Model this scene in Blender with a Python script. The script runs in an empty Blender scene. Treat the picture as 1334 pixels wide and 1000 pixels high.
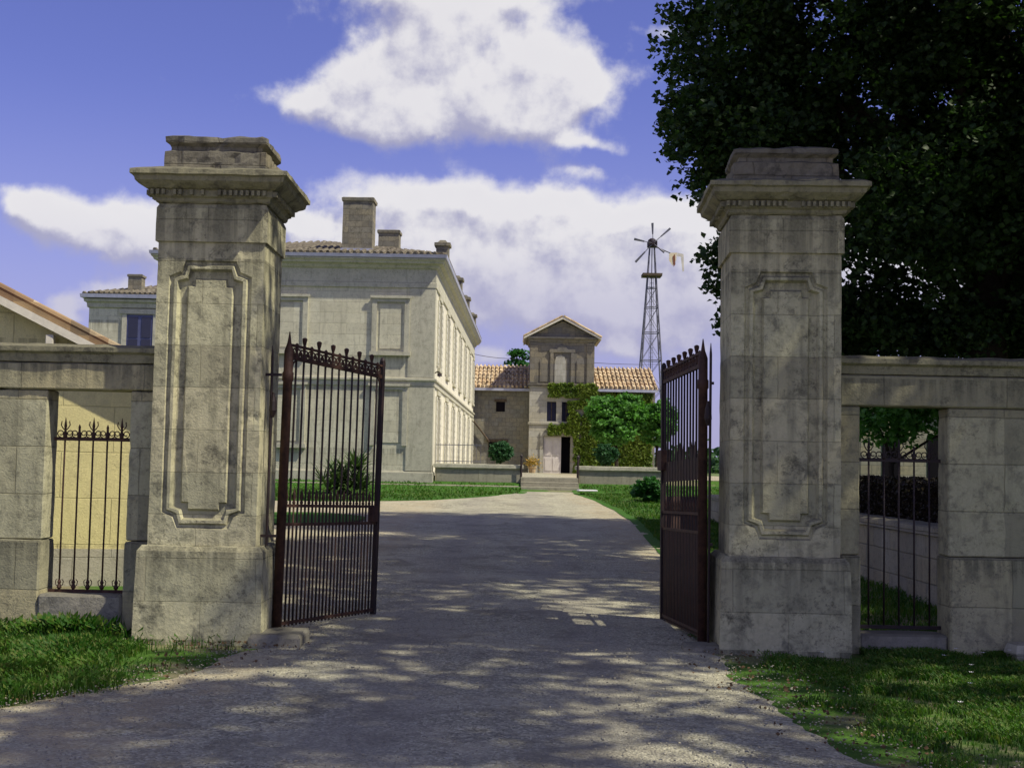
import bpy, bmesh, math, random
import numpy as np
from mathutils import Vector, noise, Matrix
random.seed(7); RNG = np.random.default_rng(7)
R = math.radians
S = bpy.context.scene
COL = S.collection

# ------------------------------------------------------------------ camera
F_PX = 1650.0
PITCH, ROLL = R(3.64), R(1.1)
cam_d = bpy.data.cameras.new('camera'); cam = bpy.data.objects.new('camera', cam_d); COL.objects.link(cam)
cam_d.sensor_width = 36; cam_d.lens = F_PX / 1334 * 36
cam_d.clip_start = 0.1; cam_d.clip_end = 3000
cam.matrix_world = Matrix.Translation((0, 0, 1.6)) @ Matrix.Rotation(R(90) + PITCH, 4, 'X') @ Matrix.Rotation(ROLL, 4, 'Z')
S.camera = cam

# ------------------------------------------------------------------ light
SUN = Vector((0.68, -0.29, 1.0)).normalized()
ELEV = math.asin(SUN.z); AZ = math.atan2(SUN.x, SUN.y)
sun_d = bpy.data.lights.new('sun', 'SUN'); sun = bpy.data.objects.new('sun', sun_d); COL.objects.link(sun)
sun_d.energy = 4.9; sun_d.angle = R(0.8); sun_d.color = (1.0, 0.92, 0.74)
sun.rotation_euler = SUN.to_track_quat('Z', 'Y').to_euler()
S.view_settings.view_transform = 'Standard'; S.view_settings.look = 'None'
S.view_settings.exposure = 0.22; S.view_settings.gamma = 1; S.view_settings.use_curve_mapping = False
SKY_STRENGTH = 0.083

class NT:
    """small node-tree helper"""
    def __init__(s, tree): s.t = tree; s.n = tree.nodes; s.l = tree.links
    def new(s, typ, ins=None, **kw):
        n = s.n.new(typ)
        for k, v in kw.items(): setattr(n, k, v)
        for k, v in (ins or {}).items():
            if isinstance(v, bpy.types.NodeSocket): s.l.new(v, n.inputs[k])
            else: n.inputs[k].default_value = v
        return n
    def math(s, op, a, b=None, c=None, clamp=False):
        ins = {0: a}
        if b is not None: ins[1] = b
        if c is not None: ins[2] = c
        return s.new('ShaderNodeMath', ins, operation=op, use_clamp=clamp).outputs[0]
    def noise(s, vec, scale, detail=4, rough=.55, dist=0.0, out='Fac'):
        n = s.new('ShaderNodeTexNoise', {'Vector': vec, 'Scale': scale, 'Detail': detail, 'Roughness': rough, 'Distortion': dist})
        return n.outputs[out]
    def ramp(s, fac, stops, interp='LINEAR'):
        n = s.new('ShaderNodeValToRGB', {0: fac}); r = n.color_ramp; r.interpolation = interp
        while len(r.elements) < len(stops): r.elements.new(.5)
        for e, (p, c) in zip(r.elements, stops):
            e.position = p; e.color = (c, c, c, 1) if isinstance(c, (int, float)) else (*c, 1)
        return n.outputs[0]
    def mix(s, fac, a, b, mode='MIX'):
        n = s.new('ShaderNodeMix', data_type='RGBA', blend_type=mode)
        for k, v in ((0, fac), (6, a), (7, b)):
            if isinstance(v, bpy.types.NodeSocket): s.l.new(v, n.inputs[k])
            elif isinstance(v, (int, float)): n.inputs[k].default_value = v if k == 0 else (v, v, v, 1)
            else: n.inputs[k].default_value = (*v, 1)
        return n.outputs[2]
    def smooth(s, v, lo, hi):
        n = s.new('ShaderNodeMapRange', {0: v, 1: lo, 2: hi, 3: 0.0, 4: 1.0}, interpolation_type='SMOOTHSTEP')
        return n.outputs[0]

def sky_dir(px, py):
    a = (px - 667) / F_PX; b = -(py - 500) / F_PX
    X = a * math.cos(ROLL) - b * math.sin(ROLL); Z = a * math.sin(ROLL) + b * math.cos(ROLL)
    d = Vector((X, math.cos(PITCH) - Z * math.sin(PITCH), math.sin(PITCH) + Z * math.cos(PITCH))).normalized()
    return math.atan2(d.x, d.y), math.asin(d.z)

# clouds: direction on the sky (given as azimuth / elevation of these view points), radii, weight
CLOUDS = [(395, 128, 60, 20, .7), (470, 122, 75, 40, .95), (540, 80, 85, 55, 1.0), (600, 20, 110, 38, .9), (690, -10, 90, 22, .7), (500, 165, 75, 22, .7), (565, 130, 45, 40, .55),
          (700, 105, 85, 50, 1.15), (745, 100, 60, 36, .9), (690, 165, 85, 32, .95), (640, 140, 40, 30, .5), (520, -60, 120, 60, .8),
          (500, 245, 100, 26, .7), (470, 300, 80, 40, .7), (590, 275, 60, 36, 1.1), (645, 290, 70, 45, 1.0), (745, 285, 70, 36, 1.2),
          (820, 310, 80, 40, .8), (895, 300, 75, 42, 1.1), (680, 345, 220, 42, .95), (820, 380, 210, 52, .85), (620, 400, 180, 30, .5), (900, 440, 160, 45, .6),
          (90, 290, 85, 28, 1.0), (35, 258, 35, 20, .8), (170, 280, 60, 36, .9), (240, 330, 110, 34, .7), (95, 398, 36, 14, 1.0),
          (160, 375, 50, 18, .9), (800, 450, 26, 14, 1.1), (635, 462, 30, 16, .9), (775, 188, 45, 10, .65), (762, 225, 30, 8, .55),
          (868, 38, 34, 11, .7), (390, 290, 50, 22, .7), (1100, 300, 160, 90, .9), (1280, 380, 140, 60, .8)]

def make_world():
    w = bpy.data.worlds.new('World'); S.world = w; w.use_nodes = True
    T = NT(w.node_tree); T.n.clear()
    sky = T.new('ShaderNodeTexSky', sky_type='NISHITA', sun_disc=False, sun_elevation=ELEV, sun_rotation=AZ,
                air_density=1.0, dust_density=0.6, ozone_density=2.5, altitude=50)
    tint = T.mix(1.0, sky.outputs[0], (.98, .79, 1.36), 'MULTIPLY')
    tc = T.new('ShaderNodeTexCoord').outputs['Generated']
    xyz = T.new('ShaderNodeSeparateXYZ', {0: tc})
    az = T.math('ARCTAN2', xyz.outputs[0], xyz.outputs[1]); el = T.math('ARCSINE', xyz.outputs[2])
    P = T.new('ShaderNodeCombineXYZ', {0: az, 1: el, 2: 0.0}).outputs[0]
    def field(Pv):
        wv = T.new('ShaderNodeTexNoise', {'Vector': Pv, 'Scale': 16.0, 'Detail': 6, 'Roughness': .55})
        off = T.new('ShaderNodeVectorMath', {0: wv.outputs['Color'], 1: (.5, .5, .5)}, operation='SUBTRACT').outputs[0]
        Q = T.new('ShaderNodeVectorMath', {0: off, 1: (.060, .034, 0), 2: Pv}, operation='MULTIPLY_ADD').outputs[0]
        acc = None
        for (cx, cy, rx, ry, wt) in CLOUDS:
            a, e = sky_dir(cx, cy); ia = F_PX / rx; ie = F_PX / ry
            v = T.new('ShaderNodeVectorMath', {0: Q, 1: (ia, ie, 0), 2: (-a * ia, -e * ie, 0)}, operation='MULTIPLY_ADD').outputs[0]
            d = T.new('ShaderNodeVectorMath', {0: v, 1: v}, operation='DOT_PRODUCT').outputs['Value']
            g = T.math('EXPONENT', T.math('MULTIPLY', d, -0.9))
            acc = T.math('MULTIPLY_ADD', g, wt, acc if acc is not None else 0.0)
        # loose unseen clouds over the rest of the sky, cover raised to whiten fill light
        gen = T.noise(Pv, 5.0, 3, .5)
        far = T.smooth(T.math('ABSOLUTE', az), .42, .60)
        high = T.smooth(el, .40, .55)
        m = T.math('MAXIMUM', far, high)
        gg = T.math('MULTIPLY', T.smooth(gen, .46, .66), m)
        acc = T.math('MULTIPLY_ADD', gg, 1.3, acc)
        n1 = T.noise(Pv, 24.0, 10, .58)
        return T.math('MULTIPLY_ADD', T.math('SUBTRACT', n1, .5), 1.5, T.math('MINIMUM', acc, 1.25))
    f0 = field(P)
    P2 = T.new('ShaderNodeVectorMath', {0: P, 1: (.012, .016, 0)}).outputs[0]
    f1 = field(P2)
    alpha = T.smooth(f0, .26, .96)
    lit = T.math('SUBTRACT', f0, f1)
    lit = T.smooth(lit, -.50, .22)
    thick = T.smooth(f0, .5, 1.5)
    c = T.mix(lit, (.44, .44, .62), (.97, .95, .95))
    c = T.mix(T.math('MULTIPLY', thick, .12), c, (.62, .60, .70))
    c = T.mix(T.math('MULTIPLY', T.math('SUBTRACT', 1.0, T.smooth(el, .115, .185)), .62), c, (.50, .49, .70))
    veil = T.math('MULTIPLY', T.math('SUBTRACT', 1.0, T.smooth(el, -.02, .30)), .92)
    veil = T.math('MULTIPLY', veil, T.math('MULTIPLY_ADD', T.noise(P, 7.0, 4, .5), .6, .65), clamp=True)
    bg3 = T.new('ShaderNodeBackground', {'Color': (.43, .43, .70, 1), 'Strength': 0.80})
    bg1 = T.new('ShaderNodeBackground', {'Color': tint, 'Strength': SKY_STRENGTH})
    bg2 = T.new('ShaderNodeBackground', {'Color': c, 'Strength': 0.76})
    mx = T.new('ShaderNodeMixShader', {0: T.math('MULTIPLY', alpha, .93), 1: T.new('ShaderNodeMixShader', {0: veil, 1: bg1.outputs[0], 2: bg3.outputs[0]}).outputs[0], 2: bg2.outputs[0]})
    o = T.new('ShaderNodeOutputWorld'); T.l.new(mx.outputs[0], o.inputs[0])
    w.cycles.sampling_method = 'MANUAL'; w.cycles.sample_map_resolution = 512
make_world()

# ------------------------------------------------------------------ materials
def base_mat(name, rough=.9, spec=.3):
    m = bpy.data.materials.new(name); m.use_nodes = True
    T = NT(m.node_tree); T.n.clear()
    b = T.new('ShaderNodeBsdfPrincipled', {'Roughness': rough, 'Specular IOR Level': spec})
    o = T.new('ShaderNodeOutputMaterial'); T.l.new(b.outputs[0], o.inputs[0])
    return m, T, b
def setc(T, b, c): 
    if isinstance(c, bpy.types.NodeSocket): T.l.new(c, b.inputs['Base Color'])
    else: b.inputs['Base Color'].default_value = (*c, 1)
def bump(T, b, h, strength, dist):
    n = T.new('ShaderNodeBump', {'Height': h, 'Strength': strength, 'Distance': dist})
    T.l.new(n.outputs[0], b.inputs['Normal'])

def stone(name, base, dark, lichen=(.06, .06, .045), row=.33, width=.72, mortar=.006, stain=.6, blockvar=.35,
          streak=.5, bumpd=.012, detail=1.0, warm=(.44, .36, .18), lich=.5, offs=(0, 0, 0), bw=None, joint=.45, drips_and_shade=()):
    m, T, b = base_mat(name, .92, .2)
    tc = T.new('ShaderNodeTexCoord').outputs['Object']
    tc = T.new('ShaderNodeVectorMath', {0: tc, 1: offs}).outputs[0]
    x = T.new('ShaderNodeSeparateXYZ', {0: tc})
    u = T.math('ADD', x.outputs[0], T.math('MULTIPLY', x.outputs[1], 1.0))
    v = x.outputs[2]
    uv = T.new('ShaderNodeCombineXYZ', {0: u, 1: v, 2: 0.0}).outputs[0]
    wob = T.new('ShaderNodeTexNoise', {'Vector': tc, 'Scale': 3.0 * detail, 'Detail': 3}).outputs['Color']
    uv = T.new('ShaderNodeVectorMath', {0: T.new('ShaderNodeVectorMath', {0: wob, 1: (.5, .5, .5)}, operation='SUBTRACT').outputs[0], 1: (.02, .02, 0), 2: uv}, operation='MULTIPLY_ADD').outputs[0]
    br = T.new('ShaderNodeTexBrick', {'Vector': uv, 'Color1': (0, 0, 0, 1), 'Color2': (1, 1, 1, 1), 'Mortar': (.5, .5, .5, 1), 'Scale': 1.0, 'Mortar Size': mortar, 'Mortar Smooth': .6, 'Brick Width': width, 'Row Height': row}, offset=.5)
    cell = br.outputs['Color']; mor = br.outputs['Fac']
    n1 = T.noise(tc, 1.3 * detail, 8, .62); n2 = T.noise(tc, 7 * detail, 8, .7, .3); n3 = T.noise(tc, 45 * detail, 4, .7)
    sv = T.new('ShaderNodeVectorMath', {0: tc, 1: (6, 6, .7)}, operation='MULTIPLY').outputs[0]
    st = T.noise(sv, 1.0 * detail, 6, .6)
    c = T.mix(T.smooth(n1, .35, .7), base, tuple(a * .86 for a in base))
    c = T.mix(T.math('MULTIPLY', T.smooth(cell, .1, .9), blockvar), c, warm)
    cellb = T.noise(T.new('ShaderNodeVectorMath', {0: T.new('ShaderNodeVectorMath', {0: uv, 1: (1 / width, 1 / row, 1)}, operation='MULTIPLY').outputs[0]}, operation='FLOOR').outputs[0], .9, 0)
    c = T.mix(T.math('MULTIPLY', T.smooth(cellb, .5, .62), blockvar), c, dark)
    c = T.mix(T.math('MULTIPLY', T.smooth(n2, .47, .68), stain), c, dark)
    c = T.mix(T.math('MULTIPLY', T.smooth(st, .50, .74), streak), c, tuple(a * .75 for a in dark))
    for L, ln in drips_and_shade:     # rain streaks running down from a ledge; on the house, painted cornice shade too
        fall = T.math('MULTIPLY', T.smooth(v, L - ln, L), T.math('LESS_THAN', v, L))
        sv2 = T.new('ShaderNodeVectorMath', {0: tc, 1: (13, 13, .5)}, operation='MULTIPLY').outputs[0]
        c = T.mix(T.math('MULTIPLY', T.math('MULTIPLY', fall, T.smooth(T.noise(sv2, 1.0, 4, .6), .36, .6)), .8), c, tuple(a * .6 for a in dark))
    # pores and black crust specks gathered in patches
    pit = T.math('MULTIPLY', T.smooth(T.noise(tc, 26 * detail, 3, .8), .55, .61), T.smooth(T.noise(tc, 2.1 * detail, 4, .6), .45, .58))
    c = T.mix(T.math('MULTIPLY', pit, .6), c, tuple(a * .7 for a in dark))
    # lichen: patches, and dense on faces that look upward
    nz = T.new('ShaderNodeSeparateXYZ', {0: T.new('ShaderNodeNewGeometry').outputs['Normal']}).outputs[2]
    up = T.math('MULTIPLY', T.smooth(nz, .2, .8), .6)
    lp = T.math('MULTIPLY', T.smooth(T.noise(tc, 4.2 * detail, 10, .75), .54, .66), lich)
    c = T.mix(T.math('MAXIMUM', up, lp), c, lichen)
    c = T.mix(T.math('MULTIPLY', mor, joint), c, tuple(a * .5 for a in dark))
    c = T.mix(T.math('MULTIPLY', T.smooth(n3, .3, .75), .5), c, tuple(a * .6 for a in base))
    setc(T, b, c)
    h = T.math('ADD', T.math('MULTIPLY', n2, .5), T.math('MULTIPLY', n3, .5))
    h = T.math('SUBTRACT', h, T.math('MULTIPLY', mor, .8))
    bump(T, b, h, .9, bumpd)
    return m

def plain(name, col, var=.25, rough=.8, scale=6, spec=.3, bumpd=.003, col2=None, metal=0):
    m, T, b = base_mat(name, rough, spec)
    tc = T.new('ShaderNodeTexCoord').outputs['Object']
    n = T.noise(tc, scale, 8, .65)
    c = T.mix(T.smooth(n, .35, .68), col, col2 or tuple(a * (1 - var) for a in col))
    n2 = T.noise(tc, scale * 7, 5, .7)
    c = T.mix(T.math('MULTIPLY', T.smooth(n2, .5, .75), .3), c, tuple(a * .6 for a in col))
    setc(T, b, c); b.inputs['Metallic'].default_value = metal
    if bumpd: bump(T, b, n2, .7, bumpd)
    return m

def leafmat(name, c1, c2, c3=None, trans=.35, scale=1.2, rough=.55):
    m = bpy.data.materials.new(name); m.use_nodes = True
    T = NT(m.node_tree); T.n.clear()
    tc = T.new('ShaderNodeTexCoord').outputs['Object']
    n = T.noise(tc, scale, 4, .6); n2 = T.noise(tc, scale * 14, 2, .6)
    c = T.mix(T.smooth(n, .35, .65), c1, c2)
    c = T.mix(T.smooth(n2, .45, .75), c, c3 or tuple(a * 1.5 for a in c2))
    b = T.new('ShaderNodeBsdfPrincipled', {'Base Color': c, 'Roughness': rough, 'Specular IOR Level': .25})
    tr = T.new('ShaderNodeBsdfTranslucent', {'Color': T.mix(1.0, c, (1.0, 1.25, .5), 'MULTIPLY')})
    mx = T.new('ShaderNodeMixShader', {0: trans, 1: b.outputs[0], 2: tr.outputs[0]})
    o = T.new('ShaderNodeOutputMaterial'); T.l.new(mx.outputs[0], o.inputs[0])
    return m

def tilemat(name, c1, c2, c3, w=.22):
    m, T, b = base_mat(name, .9, .15)
    tc = T.new('ShaderNodeTexCoord').outputs['Object']
    sc = T.new('ShaderNodeVectorMath', {0: tc, 1: (1 / w, 1 / .38, 1 / .38)}, operation='MULTIPLY').outputs[0]
    fl = T.new('ShaderNodeVectorMath', {0: sc}, operation='FLOOR').outputs[0]
    wn = T.new('ShaderNodeTexWhiteNoise', {'Vector': fl}, noise_dimensions='3D').outputs['Value']
    c = T.ramp(wn, [(0, c1), (.45, c2), (.8, c3), (1, tuple(a * .5 for a in c1))])
    n = T.noise(tc, 1.2, 6, .7)
    c = T.mix(T.math('MULTIPLY', T.smooth(n, .45, .7), .6), c, (.10, .085, .06))
    setc(T, b, c)
    return m

M = {}
M['pillar'] = stone('pillar stone', (.58, .56, .36), (.15, .148, .105), lichen=(.07, .066, .05), row=.37, width=.95, mortar=.004, stain=.85, blockvar=.38, streak=.7, lich=.85, warm=(.46, .40, .26), joint=.12, drips_and_shade=((3.86, .9), (3.36, .35), (.84, .35), (.05, .5)))
M['capital'] = stone('capital stone', (.31, .295, .19), (.09, .087, .07), lichen=(.05, .047, .038), row=5, width=9, mortar=0, stain=.8, blockvar=0, streak=.6, lich=.75)
M['cap'] = stone('cap stone', (.20, .19, .15), (.085, .08, .065), lichen=(.05, .047, .04), row=.2, width=.7, mortar=.006, stain=.85, blockvar=.3, streak=.3, lich=.8)
M['wall'] = stone('gate wall stone', (.49, .475, .31), (.16, .156, .112), lichen=(.06, .057, .045), row=.42, width=1.1, mortar=.006, stain=.75, blockvar=.5, streak=.6, lich=.6, joint=.3, drips_and_shade=((2.43, .35), (.85, .3)))
M['house'] = stone('house limestone', (.72, .70, .53), (.42, .40, .30), lichen=(.17, .165, .13), row=.36, width=.9, mortar=.008, stain=.6, blockvar=.3, streak=.6, bumpd=.012, lich=.4, warm=(.60, .55, .38), joint=.22, drips_and_shade=((7.0, 1.1), (2.97, .5), (4.0, .5), (.9, .5)))  # top level darkens the wall under the cornice: its shade in the colour
M['housetrim'] = stone('house trim stone', (.58, .565, .44), (.29, .28, .215), lichen=(.14, .14, .10), row=5, width=9, mortar=0, stain=.5, blockvar=0, streak=.5, lich=.3)
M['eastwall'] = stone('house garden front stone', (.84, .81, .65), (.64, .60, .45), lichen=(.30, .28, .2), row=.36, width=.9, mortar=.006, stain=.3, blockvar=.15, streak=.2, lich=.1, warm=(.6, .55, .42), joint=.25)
M['tower'] = stone('tower stone', (.21, .20, .175), (.13, .12, .095), lichen=(.07, .065, .05), row=.34, width=.8, mortar=.01, stain=.7, blockvar=.35, streak=.6, lich=.5)  # darker than the lower stone: the upper storey's shade put into the colour
M['towerlow'] = stone('tower lower stone', (.47, .46, .40), (.26, .25, .20), lichen=(.14, .13, .08), row=.34, width=.8, mortar=.01, stain=.4, blockvar=.3, streak=.4, lich=.2)
M['barn'] = stone('barn rubble', (.29, .285, .245), (.14, .137, .115), lichen=(.07, .065, .045), row=.24, width=.4, mortar=.012, stain=.7, blockvar=.3, streak=.5, lich=.4)
M['terrace'] = stone('terrace wall stone', (.40, .38, .29), (.20, .19, .15), lichen=(.10, .10, .07), row=.4, width=1.4, mortar=.008, stain=.5, blockvar=.3, streak=.4, lich=.4)
M['garden'] = stone('garden wall stone', (.36, .345, .28), (.16, .15, .12), lichen=(.08, .08, .06), row=.3, width=.7, mortar=.012, stain=.6, blockvar=.45, streak=.4, lich=.3)
M['chimney'] = stone('chimney masonry', (.27, .255, .20), (.10, .095, .08), row=.2, width=.45, mortar=.008, stain=.7, blockvar=.3, streak=.4, lich=.5)
M['kerb'] = stone('guard stone', (.30, .285, .23), (.13, .125, .10), row=5, width=9, mortar=0, stain=.6, blockvar=0, lich=.4)
M['yellow'] = stone('yellow render', (.86, .78, .38), (.58, .52, .27), lichen=(.45, .40, .22), row=.55, width=1.2, mortar=.008, stain=.5, drips_and_shade=((.55, .1), (3.0, .9)), blockvar=.15, streak=.25, lich=.1, warm=(.70, .58, .28), joint=.25)
M['plinth'] = stone('pale plinth', (.52, .50, .40), (.34, .32, .25), row=.4, width=.9, mortar=.006, stain=.4, blockvar=.2, lich=.2)
M['ornament'] = M['housetrim']
M['zinc'] = plain('zinc gutter', (.42, .44, .55), .2, .45, 3, .5)
M['white'] = plain('weathered white board', (.72, .68, .56), .2, .7, 5)
M['whitedoor'] = plain('pale painted door', (.62, .58, .55), .15, .6, 3)
M['wood'] = plain('old timber', (.12, .09, .06), .4, .85, 9)
M['rust'] = plain('rusted iron', (.075, .036, .024), .4, .7, 14, .35, .002, col2=(.032, .015, .012))
M['iron'] = plain('dark iron', (.030, .016, .016), .4, .6, 14, .4, .0015, col2=(.016, .011, .013))
M['sheet'] = plain('rusty sheet iron', (.045, .016, .012), .5, .65, 5, .35, .002, col2=(.018, .010, .010))
M['galv'] = plain('weathered galvanised steel', (.16, .16, .19), .4, .55, 3, .5, 0)
M['vane'] = plain('ochre vane paint', (.74, .62, .38), .2, .6, 3, .3, 0, col2=(.74, .68, .52))
M['vane2'] = plain('pale vane paint', (.70, .66, .55), .2, .6, 3, .3, 0)
M['vane3'] = plain('brown vane rust', (.26, .10, .05), .3, .7, 3, .3, 0)
M['glass'] = plain('dark window glass', (.02, .022, .05), .2, .12, 2, .6, 0)
M['blue'] = plain('blue shutter paint', (.10, .11, .22), .2, .5, 3)
M['shutter'] = plain('cream shutter paint', (.60, .585, .48), .2, .6, 4)
M['black'] = plain('unlit interior', (.008, .007, .010), .1, .9, 2, .1, 0)
M['tiles'] = tilemat('orange roof tiles', (.36, .25, .15), (.52, .40, .24), (.60, .50, .34))
M['tiles_mix'] = tilemat('weathered verge tiles', (.22, .14, .08), (.34, .24, .13), (.42, .34, .22))
M['tiles_old'] = tilemat('grey brown roof tiles', (.10, .088, .068), (.15, .132, .10), (.20, .18, .135))
M['leaf_dark'] = leafmat('dark tree leaves', (.014, .034, .012), (.026, .060, .015), (.06, .12, .025), .28)
M['leaf_mid'] = leafmat('mid green leaves', (.022, .085, .022), (.035, .13, .028), (.06, .19, .04), .35)
M['leaf_fig'] = leafmat('fresh green leaves', (.06, .17, .035), (.10, .25, .05), (.15, .34, .07), .35, 2)
M['leaf_box'] = leafmat('clipped box leaves', (.022, .07, .03), (.03, .10, .035), None, .2, 2)
M['leaf_ivy'] = leafmat('yellow green creeper', (.08, .15, .025), (.16, .23, .035), (.26, .29, .05), .3, 1.5)
M['leaf_hedge'] = leafmat('bare brown hedge', (.018, .012, .008), (.025, .018, .010), (.03, .035, .012), .1, 2)
M['leaf_far'] = leafmat('distant leaves', (.03, .075, .03), (.045, .10, .035), None, .2, .3)
M['yucca'] = leafmat('sword leaves', (.035, .085, .03), (.07, .12, .035), (.14, .17, .05), .2, 3)
M['marigold'] = leafmat('orange flowers', (.30, .18, .05), (.42, .28, .06), None, .3, 3)
M['grass'] = leafmat('grass blades', (.030, .105, .012), (.070, .165, .020), (.18, .20, .055), .4, 1.3)
M['bark'] = plain('bark', (.055, .045, .035), .5, .95, 8, .1, .02)
M['flowerwhite'] = plain('white petals', (.75, .75, .78), .1, .6, 3)
M['stones'] = plain('loose gravel', (.33, .31, .235), .4, .9, 30, .2, 0, col2=(.25, .235, .19))
M['deadleaf'] = plain('fallen leaves', (.16, .10, .05), .4, .9, 9, .2, 0, col2=(.07, .045, .025))

def gravel_mat():
    m, T, b = base_mat('gravel', .95, .15)
    tc = T.new('ShaderNodeTexCoord').outputs['Object']
    v = T.new('ShaderNodeTexVoronoi', {'Vector': tc, 'Scale': 60.0})
    v2 = T.new('ShaderNodeTexVoronoi', {'Vector': tc, 'Scale': 15.0})
    bw = T.new('ShaderNodeSeparateColor', {0: v.outputs['Color']}).outputs[0]
    bw2 = T.new('ShaderNodeSeparateColor', {0: v2.outputs['Color']}).outputs[0]
    c = T.ramp(bw, [(0, (.17, .165, .12)), (.3, (.29, .282, .21)), (.75, (.39, .378, .28)), (1, (.58, .56, .42))])
    c = T.mix(T.math('MULTIPLY', T.math('GREATER_THAN', bw2, .9), .4), c, (.13, .12, .10))
    n = T.noise(tc, .55, 6, .6); n2 = T.noise(tc, 3.3, 6, .65)
    c = T.mix(T.math('MULTIPLY', T.smooth(n, .42, .66), .45), c, (.46, .44, .325))
    c = T.mix(T.math('MULTIPLY', T.smooth(n2, .5, .72), .5), c, (.17, .16, .125))
    n5 = T.noise(tc, 1.15, 7, .68, .6)
    c = T.mix(T.math('MULTIPLY', T.smooth(n5, .52, .64), .5), c, (.15, .135, .10))
    c = T.mix(T.math('MULTIPLY', T.smooth(n5, .46, .34), .35), c, (.50, .46, .33))
    # compacted wheel tracks, with looser paler gravel between and beside them
    xx = T.new('ShaderNodeSeparateXYZ', {0: tc}); wobx = T.math('MULTIPLY_ADD', T.math('SUBTRACT', T.noise(tc, .35, 3, .5), .5), 1.3, xx.outputs[0])
    tr = T.math('ABSOLUTE', T.math('SUBTRACT', T.math('ABSOLUTE', T.math('ADD', wobx, .1)), .78))
    c = T.mix(T.math('MULTIPLY', T.math('SUBTRACT', 1.0, T.smooth(tr, .12, .5)), .38), c, (.25, .235, .20))
    edge = T.math('MULTIPLY', T.smooth(T.math('ABSOLUTE', wobx), 1.5, 2.4), T.smooth(n2, .3, .6))
    c = T.mix(T.math('MULTIPLY', edge, .55), c, (.42, .35, .22))
    setc(T, b, c)
    h = T.math('MULTIPLY_ADD', v.outputs['Distance'], -1.0, T.math('MULTIPLY', T.noise(tc, 9, 5, .6), 2.0))
    bump(T, b, h, .8, .015)
    return m
M['gravel'] = gravel_mat()
def soil_mat(name, g1, g2, soil, thr=.5):
    m, T, b = base_mat(name, .95, .1)
    tc = T.new('ShaderNodeTexCoord').outputs['Object']
    n = T.noise(tc, .8, 8, .65); n2 = T.noise(tc, 14, 6, .7)
    c = T.mix(T.smooth(n2, .35, .65), g1, g2)
    c = T.mix(T.smooth(n, thr, thr + .1), c, soil)
    n4 = T.noise(tc, .12, 4, .5)
    c = T.mix(T.math('MULTIPLY', T.smooth(n4, .4, .6), .3), c, tuple(a * 1.35 for a in g2))
    setc(T, b, c); bump(T, b, n2, 1.0, .03)
    return m
M['ground'] = soil_mat('soil and turf', (.045, .10, .018), (.065, .14, .022), (.19, .17, .105), .46)
M['lawn'] = soil_mat('mown lawn', (.035, .10, .015), (.05, .125, .02), (.09, .115, .035), .62)
M['hill'] = soil_mat('distant fields', (.05, .09, .04), (.07, .12, .05), (.12, .12, .06), .55)

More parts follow.
